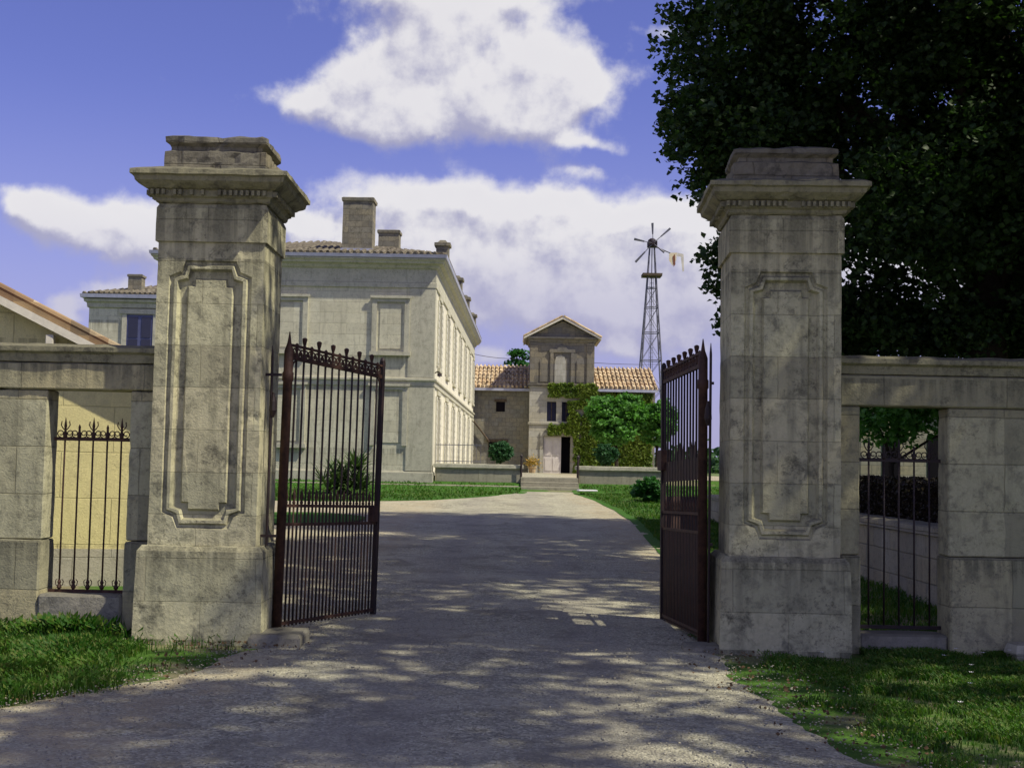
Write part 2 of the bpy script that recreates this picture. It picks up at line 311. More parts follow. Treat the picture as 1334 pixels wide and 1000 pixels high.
# ------------------------------------------------------------------ mesh helpers
class MB:
    def __init__(s): s.bm = bmesh.new()
    def box(s, x0, x1, y0, y1, z0, z1, rot=None):
        vs = [s.bm.verts.new((x, y, z)) for x in (x0, x1) for y in (y0, y1) for z in (z0, z1)]
        if rot:  # (angle, axis, centre)
            mt = Matrix.Rotation(rot[0], 4, rot[1]); c = Vector(rot[2])
            for v in vs: v.co = mt @ (v.co - c) + c
        for f in ((0, 1, 3, 2), (4, 6, 7, 5), (0, 4, 5, 1), (2, 3, 7, 6), (0, 2, 6, 4), (1, 5, 7, 3)):
            s.bm.faces.new([vs[i] for i in f])
        return s
    def prism(s, pts, y0, y1):            # polygon in x,z extruded along y
        a = [s.bm.verts.new((x, y0, z)) for x, z in pts]; b = [s.bm.verts.new((x, y1, z)) for x, z in pts]
        n = len(pts); s.bm.faces.new(a); s.bm.faces.new(b[::-1])
        for i in range(n): s.bm.faces.new((a[i], b[i], b[(i + 1) % n], a[(i + 1) % n]))
        return s
    def prism_x(s, pts, x0, x1):          # polygon in y,z extruded along x
        a = [s.bm.verts.new((x0, y, z)) for y, z in pts]; b = [s.bm.verts.new((x1, y, z)) for y, z in pts]
        n = len(pts); s.bm.faces.new(a); s.bm.faces.new(b[::-1])
        for i in range(n): s.bm.faces.new((a[i], b[i], b[(i + 1) % n], a[(i + 1) % n]))
        return s
    def rings(s, prof, x0, x1, y0, y1, cap=True):   # prof = [(outset, z)...] around a rectangle
        prev = None
        for o, z in prof:
            r = [s.bm.verts.new(p) for p in ((x0 - o, y0 - o, z), (x1 + o, y0 - o, z), (x1 + o, y1 + o, z), (x0 - o, y1 + o, z))]
            if prev:
                for i in range(4): s.bm.faces.new((prev[i], prev[(i + 1) % 4], r[(i + 1) % 4], r[i]))
            elif cap: s.bm.faces.new(r[::-1])
            prev = r
        if cap: s.bm.faces.new(prev)
        return s
    def tube(s, pts, rad, n=8, cap=True):
        pts = [Vector(p) for p in pts]; rs = rad if isinstance(rad, (list, tuple)) else [rad] * len(pts)
        prev = None; up = None
        for i, p in enumerate(pts):
            d = (pts[min(i + 1, len(pts) - 1)] - pts[max(i - 1, 0)]).normalized()
            if up is None:
                up = Vector((1, 0, 0)) if abs(d.x) < .8 else Vector((0, 1, 0))
            a = (up - d * up.dot(d)).normalized(); b = d.cross(a); up = a
            ring = [s.bm.verts.new(p + (a * math.cos(2 * math.pi * k / n) + b * math.sin(2 * math.pi * k / n)) * rs[i]) for k in range(n)]
            if prev:
                for k in range(n): s.bm.faces.new((prev[k], prev[(k + 1) % n], ring[(k + 1) % n], ring[k]))
            elif cap: s.bm.faces.new(ring[::-1])
            prev = ring
        if cap: s.bm.faces.new(prev)
        return s
    def lathe(s, prof, c=(0, 0, 0), n=12):
        prev = None
        for r, z in prof:
            ring = [s.bm.verts.new((c[0] + r * math.cos(2 * math.pi * k / n), c[1] + r * math.sin(2 * math.pi * k / n), c[2] + z)) for k in range(n)]
            if prev:
                for k in range(n): s.bm.faces.new((prev[k], prev[(k + 1) % n], ring[(k + 1) % n], ring[k]))
            else: s.bm.faces.new(ring[::-1])
            prev = ring
        s.bm.faces.new(prev); return s
    def build(s, name, mat, parent=None, bevel=0, rough=None, smooth=False, seed=0):
        bm = s.bm
        bmesh.ops.recalc_face_normals(bm, faces=bm.faces)
        if bevel:
            es = [e for e in bm.edges if len(e.link_faces) == 2 and e.calc_face_angle(0) > .5]
            bmesh.ops.bevel(bm, geom=es, offset=bevel, segments=1, affect='EDGES', profile=.5, clamp_overlap=True)
        if rough:
            amp, L = rough
            for _ in range(6):
                es = [e for e in bm.edges if e.calc_length() > L * 1.5]
                if not es or len(bm.verts) > 60000: break
                bmesh.ops.subdivide_edges(bm, edges=es, cuts=1, use_grid_fill=True)
            bm.normal_update()
            for v in bm.verts:
                p = v.co * 5.3 + Vector((seed, seed * 2, 0)); q = v.co * 17.0 + Vector((seed, 0, seed))
                big = noise.noise(p); sm = noise.noise(q)
                chip = max(0, noise.noise(v.co * 8.0 + Vector((3, seed, 1))) - .42) * 3.0
                v.co -= v.normal * amp * (big * .9 + sm * .5 + chip * 1.6)
        me = bpy.data.meshes.new(name); bm.to_mesh(me); bm.free()
        me.materials.append(M[mat] if isinstance(mat, str) else mat)
        if smooth:
            me.polygons.foreach_set('use_smooth', [True] * len(me.polygons))
        o = bpy.data.objects.new(name, me); COL.objects.link(o)
        if parent: o.parent = parent
        return o

def tag(o, label=None, cat=None, group=None, kind=None):
    if label: o['label'] = label
    if cat: o['category'] = cat
    if group: o['group'] = group
    if kind: o['kind'] = kind
    return o
def empty(name, loc=(0, 0, 0), rz=0, label=None, cat=None, group=None):
    o = bpy.data.objects.new(name, None); COL.objects.link(o); o.location = loc; o.rotation_euler.z = rz
    o.empty_display_size = .2
    return tag(o, label, cat, group)
def raw(name, verts, faces, mat, parent=None):
    me = bpy.data.meshes.new(name)
    verts = np.asarray(verts, dtype=np.float32); faces = np.asarray(faces, dtype=np.int32)
    nf, k = faces.shape
    me.vertices.add(len(verts)); me.vertices.foreach_set('co', verts.ravel())
    me.loops.add(nf * k); me.loops.foreach_set('vertex_index', faces.ravel())
    me.polygons.add(nf); me.polygons.foreach_set('loop_start', np.arange(0, nf * k, k, dtype=np.int32))
    me.update(calc_edges=True); me.materials.append(M[mat])
    o = bpy.data.objects.new(name, me); COL.objects.link(o)
    if parent: o.parent = parent
    return o
def copy_tree(o, parent=None):
    c = o.copy(); COL.objects.link(c); c.parent = parent
    for ch in o.children: copy_tree(ch, c)
    return c

# ------------------------------------------------------------------ terrain
HY = [(-60, 0), (12, 0), (33, .38), (40.8, .70), (42.0, .95), (42.25, 1.0), (42.5, 1.18), (80, 1.15), (140, 1.0), (400, .5), (1500, .3)]
def hz(x, y):
    z = HY[0][1]
    for (a, za), (b, zb) in zip(HY, HY[1:]):
        if y >= a: z = za + (zb - za) * min(1, (y - a) / (b - a))
    z += .02 * noise.noise(Vector((x * .35, y * .35, 0))) * min(1, max(.15, abs(y - 11.5) / 6))
    return z
ys = list(np.arange(-30, 6, 1.5)) + list(np.arange(6, 16, .25)) + list(np.arange(16, 40, .75)) + [40.8, 41.4, 42, 42.25, 42.5, 43] + list(np.arange(45, 80, 3)) + [90, 120, 160, 220, 300, 450, 700, 1000, 1500]
xs = [-1200, -700, -400, -200, -100, -60, -40, -30] + list(np.arange(-24, -8, 2)) + list(np.arange(-8, 8.1, .3)) + list(np.arange(10, 26, 2)) + [30, 40, 60, 100, 200, 400, 700, 1200]
gv = [(x, y, hz(x, y)) for y in ys for x in xs]; nx = len(xs)
gf = [(j * nx + i, j * nx + i + 1, (j + 1) * nx + i + 1, (j + 1) * nx + i) for j in range(len(ys) - 1) for i in range(nx - 1)]
g = raw('ground', gv, gf, 'ground'); tag(g, kind='structure')

def interp(tab, y):
    if y <= tab[0][0]: return tab[0][1]
    for (a, va), (b, vb) in zip(tab, tab[1:]):
        if y <= b: return va + (vb - va) * (y - a) / (b - a)
    return tab[-1][1]
XL = [(-20, -40), (6.2, -40), (7.0, -7.5), (7.7, -4.6), (8.0, -3.35), (8.7, -2.75), (9.8, -2.35), (10.9, -2.12), (12.2, -2.1), (12.7, -3.9), (13.2, -4.4), (24, -4.8), (30.5, -7), (31.4, -30), (34.5, -30), (34.8, -9), (35.3, -4.4), (36.6, -2.4), (38.6, -.9), (40.3, .25), (40.9, .36)]
XR = [(-20, 40), (3, 40), (4.5, 5), (6, 2.5), (7, 2.05), (7.9, 1.9), (9.2, 1.78), (10.3, 1.78), (12.2, 1.85), (13.5, 2.3), (18, 2.55), (24, 2.8), (30, 3.05), (34, 3.0), (37.5, 2.7), (40.9, 2.22)]
def edge_noise(y, s): return .24 * noise.noise(Vector((s, y * 1.1, 0))) + .12 * noise.noise(Vector((s, y * 5, 3)))
def xl(y): return interp(XL, y) + edge_noise(y, 4)
def xr(y): return interp(XR, y) + edge_noise(y, 9)
rows = list(np.arange(-20, 6, .5)) + list(np.arange(6, 40.95, .12)); NC = 40
gv = []; 
for y in rows:
    a, b = xl(y), xr(y)
    for i in range(NC + 1):
        x = a + (b - a) * i / NC
        crown = .02 * noise.noise(Vector((x * .8, y * .8, 5))) + (.018 if abs(x + .1) < .5 else 0) * max(0, 1 - abs(x + .1) * 2)
        gv.append((x, y, hz(x, y) + .012 + crown * .6 - (.012 if i in (0, NC) else 0)))
gf = [(j * (NC + 1) + i, j * (NC + 1) + i + 1, (j + 1) * (NC + 1) + i + 1, (j + 1) * (NC + 1) + i) for j in range(len(rows) - 1) for i in range(NC)]
d = raw('gravel_drive', gv, gf, 'gravel'); tag(d, kind='structure')

# lawns on both sides of the drive (sheets above the ground)
def sheet(name, xa, xb, ya, yb, mat, lift, fa=None, fb=None, ny=60, nxx=16):
    v = []
    for j in range(ny + 1):
        y = ya + (yb - ya) * j / ny
        a = fa(y) if fa else xa; b = fb(y) if fb else xb
        for i in range(nxx + 1):
            x = a + (b - a) * i / nxx
            v.append((x, y, hz(x, y) + lift))
    f = [(j * (nxx + 1) + i, j * (nxx + 1) + i + 1, (j + 1) * (nxx + 1) + i + 1, (j + 1) * (nxx + 1) + i) for j in range(ny) for i in range(nxx)]
    return raw(name, v, f, mat)
tag(sheet('lawn', -30, 0, 34.7, 42.2, 'lawn', .016, fb=lambda y: interp(XL, y) + .2), kind='structure')
tag(sheet('lawn', 0, 30, 20, 42.2, 'lawn', .016, fa=lambda y: interp(XR, y) - .2, fb=lambda y: interp([(20, 4.6), (32, 4.7), (34, 30)], y)), kind='structure')
tag(sheet('lawn', -6.6, -3.0, 26.2, 30.4, 'lawn', .05, fa=lambda y: -4.9 - 1.7 * math.sqrt(max(0, 1 - ((y - 28.3) / 2.1) ** 2)), fb=lambda y: -4.9 + 1.7 * math.sqrt(max(0, 1 - ((y - 28.3) / 2.1) ** 2))), kind='structure')
tag(sheet('terrace', -3.0, 12, 42.6, 72, 'gravel', .01), kind='structure')

# ------------------------------------------------------------------ gate pillars
def octa(a, b, c, cz, notch=.0):
    # 12 points counter-clockwise seen from the front (x right, z up), starting on the right side low
    P = []
    for sx, sz in ((1, -1), (1, 1), (-1, 1), (-1, -1)):
        side = (sx * a, cz + sz * (b - c)); mid = (sx * (a - c * .5 - notch), cz + sz * (b - c * .5 - notch)); top = (sx * (a - c), cz + sz * b)
        P += ([top, mid, side] if sx * sz < 0 else [side, mid, top])
    return P
def make_pillar(name, label, x0, x1, y0, dy, seed, rz=0):
    cx = (x0 + x1) / 2; w = (x1 - x0) / 2; cy = y0 + dy / 2; h = dy / 2
    t = empty(name, (cx, cy, 0), rz, label, 'gate pillar', 'the two stone gate pillars')
    m = MB(); m.rings([(.012, -.25), (.008, .42), (.0, .80), (-.035, .845)], -w, w, -h, h); 
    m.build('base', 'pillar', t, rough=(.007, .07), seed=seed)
    # shaft with an octagonal sunk panel on the front
    sw = w - .07; sh = h - .07; z0, z1 = .845, 3.50
    m = MB(); bm = m.bm
    def loop(P, y): return [bm.verts.new((x, y, z)) for x, z in P]
    ow, oz0, oz1 = .365, .99, 3.34; cz = (oz0 + oz1) / 2; b = (oz1 - oz0) / 2
    o0 = octa(ow, b, .14, cz, .028)
    rect = []
    for k, p in enumerate(o0):
        q = k % 3; s4 = k // 3
        sx, sz = ((1, -1), (1, 1), (-1, 1), (-1, -1))[s4]
        X = sx * sw; Z = z1 if sz > 0 else z0
        if q == 1: rect.append((X, Z))
        else:
            onside = abs(abs(p[0]) - ow) < 1e-6
            rect.append((X, p[1]) if onside else (p[0], Z))
    yf = -sh
    loops = [loop(rect, yf)]
    for off, dep in ((0, 0), (.015, .022), (.035, .024), (.05, -.006), (.075, -.006), (.095, .04), (.155, .045), (.175, .012), (.185, .012)):
        loops.append(loop(octa(ow - off, b - off, max(.14 - off * .45, .05), cz, .028), yf + dep))
    for A, B in zip(loops, loops[1:]):
        for i in range(12): bm.faces.new((A[i], A[(i + 1) % 12], B[(i + 1) % 12], B[i]))
    bm.faces.new(loops[-1])
    # back and sides
    R0 = loops[0]; back = loop(rect, sh)
    for i in range(12): bm.faces.new((R0[(i + 1) % 12], R0[i], back[i], back[(i + 1) % 12]))
    bm.faces.new(back[::-1])
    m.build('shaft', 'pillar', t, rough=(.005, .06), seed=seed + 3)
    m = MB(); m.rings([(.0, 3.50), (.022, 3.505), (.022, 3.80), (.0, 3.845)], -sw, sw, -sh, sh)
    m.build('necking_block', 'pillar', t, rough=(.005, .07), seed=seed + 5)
    # cornice: moulding, dentil course, corona
    m = MB(); m.rings([(.02, 3.846), (.035, 3.86), (.04, 3.885), (.065, 3.90), (.065, 3.955), (.10, 3.965), (.155, 4.0), (.175, 4.015), (.185, 4.055), (.215, 4.065), (.215, 4.105), (.12, 4.14)], -sw, sw, -sh, sh)
    co = m.build('cornice', 'capital', t, rough=(.013, .05), seed=seed + 7)
    m = MB(); n = 22
    for i in range(n):
        if random.random() < .12: continue
        x = -sw - .07 + (2 * sw + .14) * (i + .25) / n; wd = (2 * sw + .14) / n * .52
        m.box(x, x + wd, -sh - .105, -sh - .06, 3.905, 3.95)
        m.box(x, x + wd, sh + .06, sh + .105, 3.905, 3.95)
        y = -sh - .07 + (2 * sh + .14) * (i + .25) / n; wd = (2 * sh + .14) / n * .52
        m.box(-sw - .105, -sw - .06, y, y + wd, 3.905, 3.95); m.box(sw + .06, sw + .105, y, y + wd, 3.905, 3.95)
    m.build('dentil_course', 'capital', co)
    m = MB(); m.rings([(.0, 4.13), (.0, 4.315), (-.045, 4.335), (-.045, 4.37), (-.005, 4.40), (-.005, 4.445), (-.05, 4.465)], -sw + .02, sw - .02, -sh + .02, sh - .02)
    m.build('cap', 'cap', t, rough=(.022, .05), seed=seed + 9)
    return t
pillar_l = make_pillar('gate_pillar', 'pale stone gate pillar, its right side in full sun, left of the drive', -3.21, -2.13, 11.0, .98, 1)
pillar_r = make_pillar('gate_pillar', 'darker stained stone gate pillar in tree shade, right of the drive', 1.87, 2.97, 11.0, .98, 41, R(-3))

# ------------------------------------------------------------------ boundary walls with their small openings
def gate_wall(name, label, seed, x_near, x_far, op0, op1, pier_w, zt, zo, depth=.28, mirror=False):
    t = empty(name, (0, 11.3, 0), 0, label, 'wall', 'stone walls flanking the gate')
    lo, hi = min(x_near, x_far), max(x_near, x_far)
    a, b = min(op0, op1), max(op0, op1)
    m = MB()
    # piers either side of the opening (slightly proud plinth below)
    m.box(lo, a, 0, depth, .86, zo)
    m.build('wall_pier', 'wall', t, bevel=.012, rough=(.006, .08), seed=seed)
    m = MB(); m.box(b, hi, 0, depth, .86 if not mirror else -.2, zo)
    m.build('wall_pier', 'wall', t, bevel=.012, rough=(.006, .08), seed=seed + 2)
    m = MB(); m.box(lo, a - (.0 if not mirror else 0), -.045, depth + .04, -.25, .855)
    m.build('plinth', 'wall', t, bevel=.015, rough=(.006, .08), seed=seed + 3)
    m = MB(); m.box(b, hi, -.045, depth + .04, -.25, .855)
    if not mirror: m.build('plinth', 'wall', t, bevel=.015, rough=(.006, .08), seed=seed + 4)
    m = MB(); m.box(lo, hi, -.02, depth + .02, zo + .003, zt - .17)
    m.build('lintel', 'wall', t, bevel=.012, rough=(.006, .08), seed=seed + 5)
    m = MB(); m.rings([(.0, zt - .165), (.02, zt - .16), (.03, zt - .09), (.07, zt - .07), (.075, zt - .03), (.02, zt)], lo, hi, 0, depth)
    m.build('coping', 'capital', t, rough=(.009, .07), seed=seed + 6)
    return t
wl = gate_wall('boundary_wall', 'grey stone wall with a small barred opening, left of the gate pillars', 60, -3.17, -9.5, -4.14, -3.40, .2, 2.60, 2.19)
wr = gate_wall('boundary_wall', 'shaded stone wall with a barred opening, right of the gate pillars', 80, 2.93, 9.5, 3.11, 3.90, .2, 2.63, 2.18)
m = MB(); m.box(-4.14, -3.40, -.06, .33, -.25, .385); m.build('threshold', 'kerb', wl, bevel=.02, rough=(.006, .08))
m = MB(); m.box(3.11, 3.90, .0, .30, -.25, .17); m.build('threshold', 'kerb', wr, bevel=.02, rough=(.006, .08))

# grilles
def scroll(cx, y, cz, r, flip, turns=1.15, n=18):
    P = []
    for i in range(n + 1):
        t = i / n; a = R(-90) + t * turns * 2 * math.pi; rr = r * (1 - .62 * t)
        P.append((cx + flip * rr * math.cos(a), y, cz + rr * math.sin(a)))
    return P
def make_grille(label, x0, x1, y, zb, zr, n, mat, tops=True, feet=True):
    t = empty('window_grille', ((x0 + x1) / 2, y, zb), 0, label, 'iron grille', 'iron grilles in the wall openings')
    w = (x1 - x0) / 2; H = zr - zb
    m = MB(); m.box(-w, w, -.008, .008, H - .02, H + .012); m.build('rail', mat, t)
    m = MB(); m.box(-w, w, -.008, .008, -.02, .012); m.build('rail', mat, t)
    for i in range(n):
        x = -w + 2 * w * (i + .75) / (n + .5)
        m = MB(); m.tube([(x, 0, -.02), (x + random.uniform(-.004, .004), 0, H * .5), (x, 0, H + .02)], .0085, 8)
        bar = m.build('bar', mat, t, smooth=True)
        m = MB()
        big = i % 2 == 0
        top = H + (.17 if big else .10)
        m.lathe([(.009, 0), (.02, .015), (.02, .05), (.012, .06), (.010, .09)] + ([(.014, .11), (.002, .19)] if big else [(.013, .10), (.002, .13)]), (x, 0, H), 8)
        if big:
            for s in (-1, 1):
                m.tube([(x, 0, H + .07), (x + s * .022, 0, H + .09), (x + s * .04, 0, H + .12), (x + s * .034, 0, H + .155)], .005, 6)
        if tops:
            for s in (-1, 1):
                m.tube(scroll(x + s * .040, 0, H + .045, .034, s), .0052, 5)
        m.build('spearhead', mat, bar)
        if feet:
            m = MB(); m.lathe([(.009, 0), (.024, .02), (.012, .05), (.018, .065), (.009, .09)], (x, 0, .01), 8)
            for s in (-1, 1): m.tube([(x, 0, .03), (x + s * .03, 0, .05), (x + s * .036, 0, .085), (x + s * .02, 0, .10)], .0045, 5)
            m.build('foot_ornament', mat, bar)
    return t
make_grille('short rusty grille of five bars with trident tops in left wall opening', -4.12, -3.42, 11.45, .40, 1.76, 5, 'rust')
make_grille('dark plain barred grille in the shaded right wall opening', 3.13, 3.88, 11.45, .22, 1.71, 5, 'iron', feet=False)

# ------------------------------------------------------------------ gate leaves
def make_leaf(name, label, hx, hy, ex, ey, sheetpanel, sag):
    L = math.hypot(ex - hx, ey - hy); ang = math.atan2(ey - hy, ex - hx)
    t = empty(name, (hx, hy, 0), ang, label, 'gate', 'the two open leaves of the iron gate')
    t.rotation_euler = (0, sag, ang)
    zt = 2.60
    m = MB(); m.lathe([(.043, .0), (.043, 2.32), (.052, 2.33), (.052, 2.40), (.043, 2.41), (.043, 2.60), (.034, 2.63), (.020, 2.67), (.004, 2.78)], (0, 0, 0), 14)
    m.build('hinge_post', 'rust', t, smooth=True)
    m = MB(); m.box(L - .05, L, -.025, .025, .07, 2.70); m.lathe([(.03, 0), (.03, .02), (.012, .05)], (L - .025, 0, 2.70), 8); m.build('end_post', 'iron', t, bevel=.004)
    for z in (2.545, 2.66):
        m = MB(); hgt = .018 if z < 2.6 else .010
        m.box(.03, L - .045, -.015, .015, z - hgt, z + hgt); m.build('top_rail', 'rust', t)
    # brackets that sweep down into the end post
    m = MB(); m.tube([(L - .14, 0, 2.53), (L - .085, 0, 2.50), (L - .055, 0, 2.43)], .009, 6); m.build('corner_bracket', 'rust', t)
    m = MB(); m.tube([(.14, 0, 2.53), (.085, 0, 2.50), (.05, 0, 2.43)], .009, 6); m.build('corner_bracket', 'rust', t)
    rails = [1.19, 1.02, .13]
    for z in rails:
        m = MB(); m.box(.03, L - .045, -.012, .012, z - .014, z + .014); m.build('rail', 'rust', t)
    if sheetpanel:
        m = MB(); m.box(.04, L - .05, -.004, .004, .08, 1.015); m.build('sheet_panel', 'sheet', t)
        m = MB(); m.box(.04, L - .05, -.004, .004, 1.50, 1.70)
        for i in range(10):
            x = .08 + (L - .15) * i / 10
            if x < .62 * L: m.prism([(x, 1.70), (x + .12, 1.70), (x + .10, 1.78), (x + .06, 1.86), (x + .02, 1.78)], -.004, .004)
        m.build('lock_panel', 'sheet', t)
        m = MB(); m.box(L - .16, L + .05, -.05, .05, 1.62, 1.83); m.build('lock_box', 'rust', t, bevel=.006)
    else:
        m = MB(); m.box(L - .16, L - .045, -.03, .03, 1.03, 1.20); m.build('lock_box', 'rust', t, bevel=.006)
    n = 14
    for i in range(1, n):
        x = L * i / n; spear = i % 2 == 0
        m = MB(); wob = random.uniform(-.004, .004)
        m.tube([(x, 0, .10), (x + wob, 0, .6), (x, 0, 1.2), (x + random.uniform(-.005, .005), 0, 1.9), (x, 0, 2.56)], .0105, 8)
        bar = m.build('bar', 'iron', t, smooth=True)
        m = MB()
        if spear:
            m.lathe([(.010, 0), (.022, .02), (.012, .045), (.012, .09), (.019, .125), (.012, .14), (.022, .18), (.025, .205), (.010, .215)], (x, 0, 2.54), 10)
            m.build('finial', 'rust', bar)
        else:
            m.lathe([(.010, 0), (.020, .025), (.010, .05), (.020, .095), (.010, .12), (.018, .135), (.004, .15)], (x, 0, 2.54), 8)
            m.build('finial', 'rust', bar)
        for s in (-1, 1):   # paired scrolls either side of the bar between the two top rails
            m = MB(); m.tube(scroll(x + s * .033, 0, 2.605, .036, s, 1.3), .0075, 5); m.build('scroll', 'rust', bar)
    for i in range(n):      # short dog bars
        x = L * (i + .5) / n
        if x > L - .09: continue
        m = MB(); m.tube([(x, 0, .10), (x + random.uniform(-.004, .004), 0, .6), (x, 0, 1.22)], .0095, 8)
        m.lathe([(.009, 0), (.018, .02), (.010, .035), (.021, .07), (.002, .15)], (x, 0, 1.20), 8)
        m.build('dog_bar', 'rust', t, smooth=True)
    return t
make_leaf('gate_leaf', 'rusty iron gate leaf of open bars beside the left pillar', -2.075, 11.5, -1.385, 13.25, False, R(1.6))
make_leaf('gate_leaf', 'dark iron gate leaf with solid lower panel seen nearly edge on, beside right pillar', 1.745, 11.45, 1.60, 13.25, True, R(1.6))
def gate_stay(label, x, y, ztop, zbot, wallx):
    t = empty('gate_stay', (x, y, 0), 0, label, 'iron rod', 'iron rods holding the gate posts')
    m = MB(); m.tube([(0, 0, zbot), (0, 0, ztop - .1), (0, 0, ztop)], [.012, .012, .003], 8); m.build('rod', 'iron', t)
    for z in (2.36, .93):
        m = MB(); m.box(min(wallx, 0) - .01, max(wallx, 0) + .08 * (1 if wallx < 0 else -1) + .01, -.012, .012, z - .012, z + .012); m.build('bracket', 'iron', t)
    m = MB(); m.lathe([(.01, 0), (.035, .06), (.03, .14), (.008, .22)], (0.02 if wallx < 0 else -.02, 0, 1.98), 8); m.build('latch_weight', 'iron', t)
gate_stay('thin iron rod standing between the left pillar and its gate post', -2.145, 11.28, 2.62, .84, -.06)
gate_stay('thin iron rod standing between the right pillar and its gate post', 1.775, 11.3, 2.72, .02, .1)
# guard stones
m = MB(); m.rings([(.0, -.1), (.0, .09), (-.02, .115)], -.22, .22, -.28, .28)
o = m.build('guard_stone', 'kerb', None, rough=(.012, .05), seed=5); o.location = (-1.98, 11.15, 0); tag(o, 'low worn stone block at the foot of the left gate post', 'stone', 'stones at the gate')
m = MB(); m.rings([(.0, -.1), (.0, .05), (-.02, .07)], -.16, .16, -.14, .14)
o = m.build('guard_stone', 'kerb', None, rough=(.012, .05), seed=9); o.location = (1.70, 11.2, 0); tag(o, 'flat small stone under the right gate post', 'stone', 'stones at the gate')
m = MB(); m.rings([(-.03, -.05), (.0, .02), (-.02, .09), (-.06, .11)], -.14, .14, -.09, .09)
o = m.build('loose_stone', 'plinth', None, rough=(.014, .05), seed=12); o.location = (4.47, 11.05, .05); o.rotation_euler.z = .2; tag(o, 'pale loose stone in the grass against the right wall', 'stone')

# ------------------------------------------------------------------ yellow house on the left
t = empty('yellow_house', (-8.35, 14.75, 0), R(8.5), 'yellow rendered gable house with a tiled roof behind the left wall', 'house')
pk = 4.56; ex = 4.02; sl = .49
m = MB(); m.prism([(-ex + .05, -.3), (ex - .05, -.3), (ex - .05, pk - sl * ex), (0, pk - .02), (-ex + .05, pk - sl * ex)], 0, 9); m.build('gable_wall', 'yellow', t)
m = MB(); m.box(-ex - .0, ex - .0, -.03, 9.03, -.3, .50); m.build('plinth', 'plinth', t)
for s in (-1, 1):
    m = MB(); m.prism([(0, pk + .10), (s * (ex + .4), pk + .10 - sl * (ex + .4)), (s * (ex + .4), pk - .0 - sl * (ex + .4)), (0, pk)], -.18, 9.3); rf = m.build('roof', 'tiles_mix', t)
    m = MB(); m.prism([(0, pk + .03), (s * (ex + .42), pk + .03 - sl * (ex + .42)), (s * (ex + .42), pk - .07 - sl * (ex + .42)), (0, pk - .07)], -.215, -.183); m.build('barge_board', 'white', t)
    m = MB()
    # rounded tile ends along the verge and courses of tiles on the slope
    L = (ex + .4) / math.cos(math.atan(sl))
    for c in range(42):
        y0 = -.2 + c * .225
        m.tube([(s * .05, y0 + .1, pk + .12), (s * (ex + .42), y0 + .1, pk + .12 - sl * (ex + .42))], .05, 8)
    m.build('roof_tiles', 'tiles_mix', t)
for x in (2.85, 1.4, 0, -1.4, -2.85):
    m = MB(); m.box(x - .045, x + .045, -.19, .1, pk - .26 - sl * abs(x), pk - .13 - sl * abs(x)); m.build('purlin_end', 'white', t, bevel=.006)

# ------------------------------------------------------------------ roof helper: hip roof with barrel tile rows
def hip_roof(m, x0, x1, y0, y1, z, h, inset):
    v = [m.bm.verts.new(p) for p in ((x0, y0, z), (x1, y0, z), (x1, y1, z), (x0, y1, z))]
    w = x1 - x0; dd = y1 - y0
    if w <= dd:
        a, b = m.bm.verts.new(((x0 + x1) / 2, y0 + inset, z + h)), m.bm.verts.new(((x0 + x1) / 2, y1 - inset, z + h))
        m.bm.faces.new((v[0], v[1], a)); m.bm.faces.new((v[1], v[2], b, a)); m.bm.faces.new((v[2], v[3], b)); m.bm.faces.new((v[3], v[0], a, b))
    else:
        a, b = m.bm.verts.new((x0 + inset, (y0 + y1) / 2, z + h)), m.bm.verts.new((x1 - inset, (y0 + y1) / 2, z + h))
        m.bm.faces.new((v[0], v[1], b, a)); m.bm.faces.new((v[1], v[2], b)); m.bm.faces.new((v[2], v[3], a, b)); m.bm.faces.new((v[3], v[0], a))
    m.bm.faces.new(v[::-1])

# ------------------------------------------------------------------ the country house
house = empty('country_house', (-2.86, 42.0, 1.15), R(-1.0), 'large two storey pale limestone country house with low hipped roof and tall chimney', 'house')
HW, HD, ZE = 8.9, 28.0, 7.12      # width of the side front, depth of the long front, wall height above local 0
m = MB(); m.box(-HW, -.02, .0, HD, -.6, ZE); m.build('wall', 'house', house)
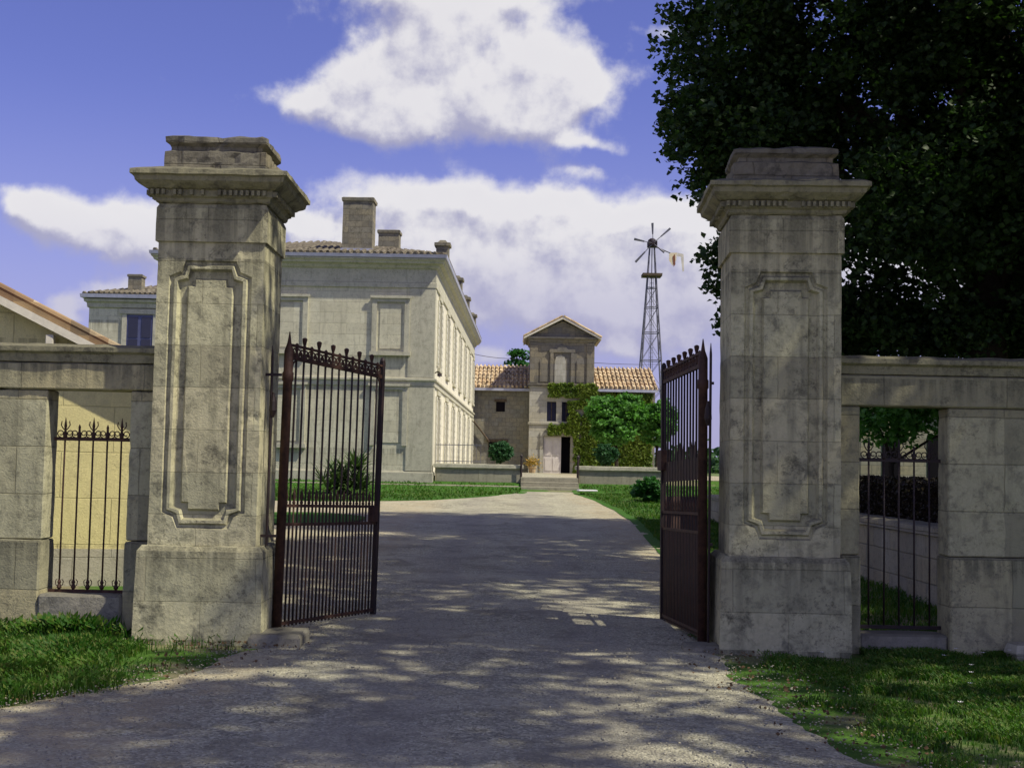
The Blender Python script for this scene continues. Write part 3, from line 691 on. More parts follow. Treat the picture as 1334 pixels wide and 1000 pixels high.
# the long sunlit garden front is a facing set 20 mm proud with real window reveals
EW = [2.3 + i * 4.15 for i in range(7)]
def facade_x(zlist, holes):
    m = MB(); th0, th1 = -.02, .24
    ys_ = [0.0]; 
    for c, hw in holes: ys_ += [c - hw, c + hw]
    ys_.append(HD)
    for i in range(0, len(ys_) - 1):
        if i % 2 == 0: m.box(th0, th1, ys_[i], ys_[i + 1], zlist[0], zlist[-1])
        else:
            for a, b in zip(zlist[::2], zlist[1::2]): m.box(th0, th1, ys_[i], ys_[i + 1], a, b)
    return m
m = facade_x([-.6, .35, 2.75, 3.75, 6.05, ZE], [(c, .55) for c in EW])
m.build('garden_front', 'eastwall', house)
for c in EW:
    for (a, b) in ((.35, 2.75), (3.75, 6.05)):
        m = MB(); m.box(-.015, .03, c - .55, c + .55, a, b); w = m.build('window', 'glass', house)
        m = MB(); m.box(.031, .07, c - .03, c + .03, a, b); m.box(.031, .065, c - .55, c - .49, a, b); m.box(.031, .065, c + .49, c + .55, a, b)
        for k in (.33, .66): m.box(.031, .06, c - .49, c + .49, a + (b - a) * k - .02, a + (b - a) * k + .02)
        m.build('window_frame', 'shutter', w)
        for s in (-1, 1):
            m = MB(); y_a = c + s * .56; y_b = c + s * 1.08
            m.box(.243, .285, min(y_a, y_b), max(y_a, y_b), a + .02, b - .02)
            for q in range(9):
                z = a + .15 + (b - a - .3) * q / 8.0; m.box(.286, .298, min(y_a, y_b) + .06, max(y_a, y_b) - .06, z - .05, z + .04)
            m.build('shutter', 'shutter', w)
        m = MB(); m.box(.241, .33, c - .7, c + .7, a - .14, a - .03); m.build('sill', 'housetrim', w)
        m = MB(); m.box(.241, .30, c - .68, c + .68, b + .03, b + .19); m.build('lintel', 'housetrim', w)
# string course, quoin strips, base course
m = MB(); m.rings([(.0, 2.98), (.05, 2.99), (.05, 3.14), (.10, 3.17), (.10, 3.23), (.0, 3.28)], -HW, .24, .0, HD, cap=False); m.build('string_course', 'housetrim', house)
m = MB(); m.rings([(.001, -.6), (.06, -.6), (.06, .12), (.0, .18)], -HW, .24, .0, HD, cap=False); m.build('base_course', 'housetrim', house)
m = MB(); m.box(-.62, .26, -.035, .0, .18, 2.98); m.box(-.62, .26, -.035, .0, 3.28, 6.25); m.box(.24, .262, .0, .5, .18, 2.98); m.box(.24, .262, .0, .5, 3.28, 6.25)
m.build('corner_pilaster', 'housetrim', house)
# entablature: architrave, frieze, cornice
m = MB(); m.rings([(.0, 6.25), (.05, 6.27), (.05, 6.42), (.03, 6.45), (.03, 6.88), (.10, 6.93), (.14, 7.02), (.26, 7.06), (.28, 7.12), (.34, 7.17), (.34, 7.22), (.0, 7.24)], -HW, .24, .0, HD); m.build('cornice', 'housetrim', house)
m = MB(); m.rings([(.28, 7.222), (.38, 7.23), (.40, 7.34), (.33, 7.35)], -HW, .24, .0, HD); m.build('gutter', 'zinc', house)
m = MB(); hip_roof(m, -HW - .32, .56, -.32, HD + .32, 7.355, 1.15, 4.6)
rf = m.build('roof', 'tiles_old', house)
# barrel tile rows running down the end hip and the long slope
m = MB(); hw = (HW + .24 + .64) / 2; cx_ = (-HW - .32 + .56) / 2
for i in range(44):
    x = -hw + (i + .5) * 2 * hw / 44; t_ = 1 - abs(x) / hw
    m.tube([(cx_ + x, -.38, 7.37), (cx_ + x, -.32 + 4.6 * t_, 7.37 + 1.15 * t_)], .065, 6)
for i in range(110):
    y = -.32 + (i + .5) * (HD + .64) / 110
    if True:
        yy = min(y + .32, HD + .32 - y); t_ = min(1, yy / 4.6)
        m.tube([(.62, y, 7.37), (.56 - hw * t_, y, 7.37 + 1.15 * t_)], .065, 6)
m.build('roof_tiles', 'tiles_old', rf)
def chimney(parent, x, y, z0, z1, w, d_, name='chimney'):
    m = MB(); m.rings([(0, z0), (0, z1 - .14), (.04, z1 - .13), (.05, z1 - .03), (.0, z1)], x - w / 2, x + w / 2, y - d_ / 2, y + d_ / 2)
    return m.build(name, 'chimney', parent, rough=(.01, .25))
c1 = chimney(rf, -2.50, .95, 7.45, 9.42, 1.02, .8)
m = MB(); m.box(-3.05, -1.95,   .50, .56, 7.52, 7.66); m.build('flashing', 'zinc', c1)
chimney(rf, -2.15, 7.0, 7.7, 9.45, .8, .7)
for (y, w) in ((.2, .5), (8.2, .6), (14.0, .6), (20.5, .55)):
    m = MB(); m.rings([(0, 7.36), (0, 7.72), (.06, 7.74), (.06, 7.84), (-.05, 7.87), (-.12, 7.95)], .22, .22 + .42, y, y + w); m.build('eave_ornament', 'chimney', rf)
# blind windows of the side front (flat raised surrounds round a sunk field)
def blind(xc, z0, z1, w, sill=True):
    m = MB(); o_ = .17
    for (a, b, c, d_) in ((xc - w / 2 - o_, xc - w / 2, z0, z1 + o_), (xc + w / 2, xc + w / 2 + o_, z0, z1 + o_), (xc - w / 2, xc + w / 2, z1, z1 + o_)):
        m.box(a, b, -.07, -.001, c, d_)
    m.box(xc - w / 2 - o_ - .06, xc + w / 2 + o_ + .06, -.12, -.071, z1 + o_ - .05, z1 + o_ + .04)
    wn = m.build('blind_window', 'housetrim', house)
    m = MB(); m.box(xc - w / 2 + .1, xc + w / 2 - .1, -.022, -.001, z0 + .1, z1 - .1); m.build('infill', 'house', wn)
    if sill:
        m = MB(); m.box(xc - w / 2 - o_ - .05, xc + w / 2 + o_ + .05, -.13, -.001, z0 - .13, z0 - .002); m.build('sill', 'housetrim', wn)
for xc in (-1.22, -4.62, -8.0 + .3):
    blind(xc, 4.12, 5.78, .92)
for xc in (-1.22, -4.62, -7.7):
    blind(xc, 1.0, 2.85, .92, sill=xc < -2)
# lamp on the corner
m = MB(); m.tube([(.24, .3, 3.45), (.38, .2, 3.5), (.44, .15, 3.45)], .02, 6); m.lathe([(.02, 0), (.07, -.03), (.08, -.11)], (.44, .15, 3.45), 8); m.build('wall_lamp', 'iron', house)

# ------------------------------------------------------------------ wing of the house seen over the left wall
wing = empty('house_wing', (-20.2, 60, 1.1), 0, 'pale two storey house with blue window behind the yellow house roof', 'house')
m = MB(); m.box(0, 9.6, 0, 9, -.5, 8.0); m.build('wall', 'house', wing)
m = MB(); m.rings([(.0, 7.55), (.08, 7.6), (.1, 7.8), (.2, 7.86), (.22, 7.98), (.0, 8.02)], 0, 9.6, 0, 9); m.build('cornice', 'housetrim', wing)
m = MB(); m.rings([(.2, 8.021), (.34, 8.03), (.36, 8.2), (.2, 8.22)], 0, 9.6, 0, 9); m.build('gutter', 'zinc', wing)
m = MB(); hip_roof(m, -.3, 9.9, -.3, 9.3, 8.225, 1.15, 3.2)
rf = m.build('roof', 'tiles_old', wing)
m = MB()
for i in range(42):
    x = -.3 + (i + .5) * 10.2 / 42; t_ = min(1, min(x + .3, 9.9 - x) / 3.2)
    m.tube([(x, -.36, 8.25), (x, -.3 + 4.8 * t_, 8.24 + 1.15 * t_)], .065, 6)
m.build('roof_tiles', 'tiles_old', rf)
chimney(rf, 1.85, 1.2, 8.3, 9.35, .65, .6)
for xc in (2.45, 6.6):
    m = MB(); m.box(xc - .62, xc + .62, -.05, -.0, 5.2, 7.26); w = m.build('window_frame', 'blue', wing)
    for s in (-1, 1):
        m = MB(); m.box(xc + s * .31 - .22, xc + s * .31 + .22, -.07, -.051, 5.3, 6.1); m.box(xc + s * .31 - .22, xc + s * .31 + .22, -.07, -.051, 6.18, 7.16); m.build('pane', 'glass', w)
    m = MB(); m.box(xc - .85, xc - .63, -.08, -.0, 5.1, 7.5); m.box(xc + .63, xc + .85, -.08, -.0, 5.1, 7.5); m.box(xc - .95, xc + .95, -.12, -.0, 7.3, 7.52) ; m.box(xc - .62, xc + .62, -.09, -.0, 5.0, 5.19); m.build('surround', 'housetrim', w)

# ------------------------------------------------------------------ terrace walls, steps, railings
def terrace_wall(label, x0, x1):
    t = empty('terrace_wall', ((x0 + x1) / 2, 42.2, .6), 0, label, 'wall', 'low terrace walls beside the steps')
    w = (x1 - x0) / 2
    m = MB(); m.box(-w, w, 0, .32, -.2, .86); m.build('wall', 'terrace', t)
    m = MB(); m.rings([(0, .861), (.06, .87), (.06, .98), (.0, 1.0)], -w, w, 0, .32); m.build('coping', 'housetrim', t, rough=(.008, .2))
    return t
terrace_wall('low stone terrace wall left of the garden steps', -2.50, .38)
terrace_wall('low stone terrace wall right of the garden steps', 2.22, 5.2)
m = MB(); m.rings([(0, -.4), (0, .10), (-.03, .13)], -14.5, .3, 0, .3); o = m.build('stone_kerb', 'terrace', None, rough=(.01, .3)); o.location = (0, 41.55, .78); tag(o, 'long low stone kerb in the lawn before the terrace wall', 'kerb')
t = empty('garden_steps', (1.3, 40.9, .6), 0, 'shallow worn stone steps up to the terrace in front of the tower', 'steps')
for i in range(4):
    m = MB(); m.rings([(0, -.3), (0, .13 + i * .15), (-.02, .15 + i * .15)], -.95, .95, i * .36, i * .36 + (.5 if i < 3 else .6)); m.build('step', 'terrace', t, rough=(.008, .15), seed=i)
for x, lb in ((.36, 'thin dark iron post at the left end of the steps'), (2.24, 'thin dark iron post at the right end of the steps')):
    m = MB(); m.tube([(0, 0, 0), (0, 0, 1.05)], .035, 8); m.lathe([(.045, 0), (.05, .05), (.01, .1)], (0, 0, 1.05), 8); o = m.build('iron_post', 'iron'); o.location = (x, 42.1, .8); tag(o, lb, 'post', 'iron posts at the steps')
t = empty('iron_railing', (-2.5, 42.35, 1.60), 0, 'light iron railing along the terrace wall beside the house corner', 'railing')
for z in (.08, .62):
    m = MB(); m.box(0, 1.5, -.012, .012, z - .012, z + .012); m.build('rail', 'galv', t)
for i in range(11):
    m = MB(); m.tube([(i * .15, 0, 0), (i * .15, 0, .68)], .007, 6); m.build('baluster', 'galv', t)

# ------------------------------------------------------------------ tower
tw = empty('garden_tower', (2.76, 70, 1.10), 0, 'narrow grey stone tower with pedimented gable, arched niche and half open white door', 'tower')
W = 1.78
m = MB()
# lower storey with door opening
m.box(-W, -.97, 0, 3.6, -.3, 2.75); m.box(.85, W, 0, 3.6, -.3, 2.75); m.box(-.97, .85, 0, 3.6, 2.1, 2.75); m.build('lower_wall', 'towerlow', tw)
m = MB(); m.box(-.97, .85, .6, 3.5, -.3, 2.1); m.build('interior', 'black', tw)
# middle storey with the paired window
m = MB(); m.box(-W, -.80, 0, 3.6, 2.75, 4.9); m.box(.52, W, 0, 3.6, 2.75, 4.9); m.box(-.80, .52, 0, 3.6, 2.75, 2.93); m.box(-.80, .52, 0, 3.6, 4.02, 4.9); m.box(-.28, .02, 0, 3.6, 2.93, 4.02); m.build('middle_wall', 'towerlow', tw)
for x0, x1 in ((-.80, -.28), (.02, .52)):
    m = MB(); m.box(x0, x1, .3, .34, 2.93, 4.02); w = m.build('window', 'glass', tw)
    m = MB(); m.box((x0 + x1) / 2 - .02, (x0 + x1) / 2 + .02, .26, .299, 2.93, 4.02); m.build('window_frame', 'wood', w)
m = MB(); m.box(-W, W, 0, 3.6, 4.9, 7.55); m.build('upper_wall', 'tower', tw)
m = MB(); m.rings([(0, 4.85), (.09, 4.87), (.12, 4.97), (0, 5.02)], -W, W, 0, 3.6, cap=False); m.build('string_course', 'tower', tw)
m = MB(); m.rings([(0, 2.72), (.06, 2.74), (.07, 2.84), (0, 2.88)], -W, W, 0, 3.6, cap=False); m.build('string_course', 'towerlow', tw)
for s in (-1, 1):
    m = MB(); x0, x1 = s * W, s * (W - .42); m.box(min(x0, x1) - .0, max(x0, x1), -.07, -.001, 5.03, 7.3); m.build('pilaster', 'tower', tw)
m = MB(); m.rings([(0, 7.3), (.06, 7.33), (.10, 7.45), (.22, 7.5), (.24, 7.6), (0, 7.62)], -W, W, 0, 3.6); m.build('cornice', 'tower', tw)
m = MB(); m.prism([(-W - .1, 7.621), (W + .1, 7.621), (0, 8.50)], .02, 3.5); m.build('pediment', 'tower', tw)
for s in (-1, 1):
    m = MB(); m.prism([(0, 8.74), (s * (W + .36), 7.60), (s * (W + .36), 7.47), (0, 8.60)] if s > 0 else [(0, 8.60), (s * (W + .36), 7.47), (s * (W + .36), 7.60), (0, 8.74)], -.32, 3.9); rf = m.build('roof', 'white', tw)
    m = MB()
    for i in range(18): m.tube([(s * .02, -.28 + i * .23, 8.76), (s * (W + .38), -.28 + i * .23, 7.615)], .07, 6)
    m.build('roof_tiles', 'tiles', rf)
# arched niche: surround, sunk field, paler inner slab
m = MB(); arch = [(-.58, 5.05), (-.58, 6.2)] + [(.58 * -math.cos(a), 6.2 + .42 * math.sin(a)) for a in np.linspace(.2, math.pi - .2, 9)] + [(.58, 6.2), (.58, 5.05)]
for (x0, x1) in ((-.74, -.56), (.40, .58)): m.box(x0 + .08, x1 + .08, -.09, -.001, 5.03, 6.75)
m.box(-.72, .72, -.10, -.001, 6.751, 6.93); m.prism([(-.3, 6.931), (.3, 6.931), (.12, 7.14), (-.12, 7.14)], -.08, -.001)
ni = m.build('niche_surround', 'tower', tw)
m = MB(); m.prism([(-.42, 5.05), (.20, 5.05), (.20, 6.25), (.12, 6.52), (-.11, 6.62), (-.34, 6.52), (-.42, 6.25)], -.03, -.002); m.build('niche_panel', 'towerlow', ni)
for s in (-1, 1):
    m = MB(); m.prism([(s * .8, 5.1), (s * 1.22, 5.1), (s * 1.22, 6.3), (s * 1.05, 6.55), (s * .8, 6.3)][::s], -.04, -.001); m.build('side_panel', 'tower', tw)
m = MB(); m.box(-.95, .02, .08, .14, .02, 2.08); dr = m.build('door', 'whitedoor', tw)
m = MB(); m.box(-.87, -.5, .06, .079, .2, .9); m.box(-.43, -.06, .06, .079, .2, .9); m.box(-.87, -.5, .06, .079, 1.05, 1.95); m.box(-.43, -.06, .06, .079, 1.05, 1.95); m.build('door_panel', 'whitedoor', dr)
m = MB(); m.box(-1.16, -.972, -.05, -.001, 0, 2.1); m.box(.53, .86, -.05, .5, 0, 2.099); m.box(-1.16, 1.02, -.06, -.001, 2.101, 2.3); m.build('door_surround', 'towerlow', tw)

# leaves -------------------------------------------------------------
def leaf_cloud(pts, size, flat=.35, rng=RNG, curl=.18):
    n = len(pts); d = rng.normal(size=(n, 3)); d[:, 2] = d[:, 2] * flat
    d /= np.linalg.norm(d, axis=1)[:, None]
    r = rng.normal(size=(n, 3)); s = np.cross(d, r); s /= np.linalg.norm(s, axis=1)[:, None]
    nn = np.cross(d, s); L = size * rng.uniform(.65, 1.3, n)[:, None]; Wd = L * .42
    p = np.asarray(pts)
    a = p - d * L * .5; b = p + s * Wd - d * L * .05 + nn * L * curl; c = p + d * L * .5; e = p - s * Wd - d * L * .05 + nn * L * curl
    V = np.stack([a, b, c, e], 1).reshape(-1, 3); i = np.arange(n) * 4
    Fc = np.concatenate([np.stack([i, i + 1, i + 2], 1), np.stack([i, i + 2, i + 3], 1)])
    return V, Fc
def crown_points(lobes, clumps, per, spread, shell=.55, rng=RNG):
    C = []; vol = np.array([l[3] * l[4] * l[5] for l in lobes]) ** .6; vol = vol / vol.sum()
    for l, f in zip(lobes, vol):
        k = max(3, int(clumps * f)); v = rng.normal(size=(k, 3)); v /= np.linalg.norm(v, axis=1)[:, None]
        r = 1 - (1 - shell) * rng.random(k)[:, None] ** 1.3
        r *= rng.uniform(.74, 1.15, (k, 1))
        C.append(np.array(l[:3]) + v * r * np.array(l[3:6]))
    C = np.concatenate(C); cnt = rng.integers(int(per * .5), int(per * 1.5), len(C))
    P = np.repeat(C, cnt, 0); off = np.clip(rng.normal(size=P.shape), -1.7, 1.7) * spread; off[:, 2] *= .55
    return P + off, C
def tree(name, loc, lobes, label, cat='tree', group=None, trunk=(.25, 3), clumps=400, per=40, spread=.3, size=.12, mat='leaf_dark', shell=.5, limbs=14, bark='bark', lean=(0, 0), flat=.35, forks=None):
    t = empty(name, loc, 0, label, cat, group)
    P, C = crown_points(lobes, clumps, per, spread, shell)
    V, Fc = leaf_cloud(P, size, flat); raw('crown', V, Fc, mat, t)
    m = MB(); r0, h0 = trunk; top = Vector((lean[0], lean[1], h0))
    m.tube([(0, 0, -.3), (0, 0, .15), (lean[0] * .3, lean[1] * .3, h0 * .4), top], [r0 * 1.45, r0 * 1.1, r0 * .92, r0 * .72], 12)
    for i in range(limbs):
        c = Vector(C[random.randrange(len(C))]); s = Vector((lean[0], lean[1], h0 * random.uniform(.72, 1.0)))
        mid = s.lerp(c, .5) + Vector((random.uniform(-.3, .3), random.uniform(-.3, .3), .12 * (c - s).length)); rr = r0 * random.uniform(.22, .45)
        m.tube([s, s.lerp(mid, .5) + Vector((0, 0, .1)), mid, mid.lerp(c, .55), c], [rr, rr * .85, rr * .6, rr * .35, rr * .12], 7)
    m.build('trunk', bark, t, smooth=True)
    return t

# ------------------------------------------------------------------ barns beside the tower
def barn(label, x0, x1, y, ze, zr, depth):
    t = empty('barn', (x0, y, 1.1), 0, label, 'barn', 'barns either side of the tower')
    w = x1 - x0; e, r_ = ze - 1.1, zr - 1.1
    m = MB(); m.prism_x([(0, -.3), (depth, -.3), (depth, e), (depth / 2, r_ - .15), (0, e)], 0, w); wl_ = m.build('wall', 'barn', t)
    sl_ = (r_ - e) / (depth / 2)
    for s in (0, 1):
        if s == 0: P = [(-.35, e - .35 * sl_ + .03), (depth / 2, r_ + .03), (depth / 2, r_ - .1), (-.35, e - .35 * sl_ - .08)]
        else: P = [(depth / 2, r_ + .03), (depth + .35, e - .35 * sl_ + .03), (depth + .35, e - .35 * sl_ - .08), (depth / 2, r_ - .1)]
        m = MB(); m.prism_x(P, -.12, w + .12); rf_ = m.build('roof', 'tiles', t)
        if s == 0:
            m = MB(); n = int((w + .24) / .235)
            for i in range(n):
                x = -.12 + (i + .5) * (w + .24) / n
                for k in range(6):
                    f0, f1 = k / 6, (k + 1.12) / 6; a = (-.42 + (depth / 2 + .42) * f0, e - .42 * sl_ + .07 + (r_ - e + .42 * sl_) * f0 + .035); b = (-.42 + (depth / 2 + .42) * f1, e - .42 * sl_ + .07 + (r_ - e + .42 * sl_) * f1 - .02)
                    m.tube([(x, a[0], a[1]), (x, b[0], b[1])], [.078, .06], 6)
            m.build('roof_tiles', 'tiles', rf_)
            m = MB(); m.box(-.1, w + .1, -.46, -.37, e - .36 * sl_ - .16, e - .36 * sl_ - .02); m.build('gutter', 'zinc', t)
    return t, e
bl, e = barn('rubble stone barn with orange tiled roof left of the tower', -7.5, .97, 71, 6.0, 7.35, 7)
for (x, z0, z1, w_) in ((-.62, 3.45, 4.0, .5), (-.75, .9, 1.75, 1.0)):
    m = MB(); m.box(7.5 + x - w_ / 2, 7.5 + x + w_ / 2, -.02, .0 - .002, z0, z1); wq = m.build('window', 'black', bl)
    m = MB(); m.box(7.5 + x - w_ / 2 - .1, 7.5 + x + w_ / 2 + .1, -.08, -.002, z1, z1 + .15); m.build('lintel', 'wood', wq)
m = MB(); m.tube([(5.35, -.15, 2.95), (6.3, -.15, 1.75)][:2], .05, 6); m.build('lean_pole', 'wood', bl)
br_, e = barn('tiled barn right of the tower, its wall hidden by creeper', 4.56, 8.05, 71, 6.05, 7.35, 7)

# creeper on the tower and the barn
def creeper(label, rects, y, n, mat='leaf_ivy', size=.16, depth=.16):
    P = []
    tot = sum((b - a) * (d_ - c) for a, b, c, d_ in rects)
    for a, b, c, d_ in rects:
        k = int(n * (b - a) * (d_ - c) / tot); x = RNG.uniform(a, b, k); z = RNG.uniform(c, d_, k)
        keep = np.array([noise.noise(Vector((X * 1.4, Z * 1.4, 3))) > -.55 for X, Z in zip(x, z)])
        ex_ = np.minimum(np.minimum(x - a, b - x), np.minimum(z - c, d_ - z))
        keep &= (ex_ + np.array([noise.noise(Vector((X * 3, Z * 3, 9))) for X, Z in zip(x, z)]) * .25) > 0.02
        x, z = x[keep], z[keep]; yy = y - RNG.uniform(.02, depth, len(x)) * 1.0
        P.append(np.stack([x, yy, z], 1))
    P = np.concatenate(P); V, Fc = leaf_cloud(P, size, .8)
    o = raw('creeper', V, Fc, mat); tag(o, label, 'climbing plant'); return o
creeper('yellow green creeper climbing the right side of the tower', [(3.75, 4.75, 1.15, 6.0), (3.1, 3.9, 3.3, 5.2), (2.0, 4.6, 5.35, 6.15), (2.0, 4.2, 3.25, 3.95), (3.45, 3.8, 1.2, 3.4)], 69.93, 8500)
creeper('green and yellow creeper over the wall of the right barn', [(4.8, 7.9, 1.15, 5.7)], 70.9, 10000, 'leaf_ivy', .2, .25)
tree('small_tree', (5.3, 63.5, 1.12), [(0, 0, 2.7, 1.35, 1.2, 1.15), (-.7, 0, 3.2, .8, .8, .8), (.5, 0, 3.5, .9, .9, .7), (-.2, -.3, 2.0, .9, .9, .5)], 'bushy bright green tree standing in front of the right barn', trunk=(.11, 1.5), clumps=260, per=40, spread=.16, size=.2, mat='leaf_fig', limbs=8, group='small green trees by the barn')
tree('small_tree', (7.35, 63.8, 1.12), [(0, 0, 2.6, .85, .85, 1.0), (.3, 0, 3.3, .6, .6, .5)], 'smaller green tree at the right end of the barn', trunk=(.09, 1.6), clumps=130, per=40, spread=.15, size=.2, mat='leaf_fig', limbs=6, group='small green trees by the barn')
tree('poplar_tree', (.4, 80, 1.1), [(0, 0, 6.6, .7, .7, 1.5), (.3, 0, 5.0, .9, .8, 1.5), (-.5, 0, 5.6, .5, .5, .9)], 'light green treetop showing above the left barn roof beside the tower', trunk=(.12, 4), clumps=70, per=26, spread=.2, size=.26, mat='leaf_mid', limbs=7)
tree('topiary_ball', (-.45, 58, 1.15), [(0, 0, 1.02, .52, .52, .46)], 'clipped green ball bush before the left barn', cat='bush', trunk=(.04, .6), clumps=170, per=30, spread=.06, size=.09, mat='leaf_box', shell=.8, limbs=4, group='clipped round bushes on the terrace')
tree('topiary_ball', (4.28, 57, 1.15), [(0, 0, 1.0, .50, .50, .44)], 'clipped green ball bush on a stem before the right barn', cat='bush', trunk=(.04, .6), clumps=170, per=30, spread=.06, size=.09, mat='leaf_box', shell=.8, limbs=4, group='clipped round bushes on the terrace')
t = empty('flower_pot', (1.18, 68.6, 1.13), 0, 'pot of orange yellow flowers left of the tower door', 'flower pot')
m = MB(); m.lathe([(.16, 0), (.2, .3), (.24, .32), (.24, .38), (.18, .38)], (0, 0, 0), 12); m.build('pot', 'tiles', t)
V, Fc = leaf_cloud(RNG.normal(size=(300, 3)) * np.array([.17, .15, .15]) + np.array([0, 0, .6]), .10, .8); tag(raw('flowers', V, Fc, 'marigold', t), kind='stuff')
m = MB(); m.box(-.30, .30, -.2, .2, 0, .05); o = m.build('stone_slab', 'flowerwhite', None, bevel=.01); o.location = (2.45, 40.4, .80); o.rotation_euler.z = .15; tag(o, 'small white slab lying in the grass right of the steps', 'slab')

# sword-leaved shrub and other garden plants
def sword_plant(name, loc, n, h, label, mat='yucca', heads=5, wid=.05):
    t = empty(name, loc, 0, label, 'shrub'); V = []; Fs = []
    for k in range(heads):
        hx_, hy_, hz_ = random.uniform(-.42, .42) * h, random.uniform(-.25, .25) * h, random.uniform(.05, .55) * h
        for i in range(n // heads):
            a = random.uniform(0, 2 * math.pi); up = random.uniform(-.25, 1.2); L = random.uniform(.35, .6) * h
            d = Vector((math.cos(a) * math.cos(up), math.sin(a) * math.cos(up), math.sin(up))); s = d.cross(Vector((0, 0, 1))).normalized() * wid * random.uniform(.6, 1.1)
            o = Vector((hx_, hy_, hz_)); p1 = o + d * L * .55; p2 = o + d * L + Vector((0, 0, -.1 * L))
            b = len(V); V += [o - s * .5, o + s * .5, p1 + s, p1 - s, p2, p2]
            Fs += [(b, b + 1, b + 2, b + 3), (b + 3, b + 2, b + 4, b + 5)]
    raw('leaves', [tuple(v) for v in V], Fs, mat, t)
    m = MB()
    for k in range(3): m.tube([(0, 0, -.1), (random.uniform(-.3, .3) * h, random.uniform(-.1, .1), .35 * h)], [.05, .03], 7)
    m.build('stem', 'bark', t); return t
sword_plant('yucca', (-5.05, 38.2, .56), 640, 1.6, 'spiky sword leaved shrub on the lawn before the house, behind the left gate leaf', heads=16, wid=.032)
tree('garden_bush', (4.05, 37.4, .55), [(0, 0, .42, .42, .4, .38), (.35, 0, .3, .3, .3, .25)], 'small leafy green bush on the lawn near the right gate leaf', cat='bush', trunk=(.03, .3), clumps=90, per=22, spread=.08, size=.13, mat='leaf_mid', limbs=6)

# ------------------------------------------------------------------ wind pump
wp = empty('wind_pump', (10.4, 95, .9), 0, 'tall lattice wind pump with broken wheel and ochre tail vane beyond the barn', 'wind pump')
B, Tt, zt = 1.35, .16, 17.5
def corner(s, z): w = B + (Tt - B) * min(1, (z / zt) ** .9); return (s[0] * w, s[1] * w, z)
cs = [(-1, -1), (1, -1), (1, 1), (-1, 1)]
for s in cs:
    m = MB(); m.tube([corner(s, z) for z in np.linspace(0, zt, 8)], [.058] * 5 + [.048] * 3, 6); m.build('leg', 'galv', wp)
m = MB(); lv = [0, 2.2, 4.4, 6.5, 8.7, 10.8, 12.7, 14.2]
for a, b in zip(lv, lv[1:]):
    for i in range(4):
        s, q = cs[i], cs[(i + 1) % 4]
        m.tube([corner(s, b), corner(q, b)], .036, 5); m.tube([corner(s, a), corner(q, b)], .016, 4); m.tube([corner(q, a), corner(s, b)], .016, 4)
m.build('bracing', 'galv', wp)
m = MB(); m.tube([(0, 0, 0), (0, 0, 17.6)], .04, 6); m.build('pump_rod', 'galv', wp)
m = MB()
for a, b in zip(np.arange(3, 15, .35), np.arange(3.35, 15.3, .35)): m.tube([(-.14, -.1, a), (.14, -.1, a)], .015, 4)
m.tube([(-.14, -.1, 0), (-.14, -.1, 15)], .015, 4); m.tube([(.14, -.1, 0), (.14, -.1, 15)], .015, 4); m.build('ladder', 'galv', wp)
m = MB(); m.box(-.72, .72, -.72, .72, 15.05, 15.2)
for i in range(8): m.box(-.74, .74, -.72 + i * .19, -.62 + i * .19, 15.201, 15.24)
m.build('platform', 'wood', wp)
m = MB(); m.lathe([(.28, 0), (.34, .2), (.30, .5), (.15, .62)], (0, 0, 17.35), 10); m.box(-.35, .35, -.45, .3, 17.30, 17.72); m.build('gearbox', 'iron', wp)
wc = (0, -.6, 17.5)
m = MB(); m.tube([(0, -.7, 17.5), (0, .3, 17.5)], .12, 8); wheel = m.build('wheel_hub', 'iron', wp)
for ang, L in ((92, 1.55), (42, 1.75), (168, 1.45), (228, 1.95), (322, 1.1)):
    a = R(ang); d = Vector((math.cos(a), 0, math.sin(a))); n_ = Vector((-math.sin(a), 0, math.cos(a)))
    m = MB(); m.tube([Vector(wc) + d * .1, Vector(wc) + d * L], .03, 5)
    c0, c1_ = Vector(wc) + d * L * .45, Vector(wc) + d * L
    v = [c0 - n_ * .05, c0 + n_ * .05 + Vector((0, .05, 0)), c1_ + n_ * .085 + Vector((0, .07, 0)), c1_ - n_ * .085]
    vs = [m.bm.verts.new(p) for p in v] + [m.bm.verts.new(p + Vector((0, .015, 0))) for p in v]
    for f in ((0, 1, 2, 3), (7, 6, 5, 4), (0, 4, 5, 1), (1, 5, 6, 2), (2, 6, 7, 3), (3, 7, 4, 0)): m.bm.faces.new([vs[i] for i in f])
    m.build('blade', 'galv', wheel)
m = MB(); m.tube([(.1, .2, 17.45), (1.5, .5, 16.95)], .045, 5); tail = m.build('tail_arm', 'galv', wp)
m = MB(); m.prism([(1.35, 16.98), (1.95, 17.0), (1.9, 16.4), (1.62, 16.0), (1.35, 16.4)], .45, .47); m.build('vane', 'vane', tail)
m = MB(); m.prism([(1.62, 16.7), (1.8, 16.9), (1.84, 16.1), (1.7, 15.9)], .43, .448); m.build('vane_rust', 'vane3', tail)
m = MB(); m.prism([(1.97, 17.0), (2.45, 16.9), (2.5, 15.6), (2.38, 15.55), (2.25, 16.7), (1.97, 16.72)], .45, .47); m.build('vane', 'vane2', tail)

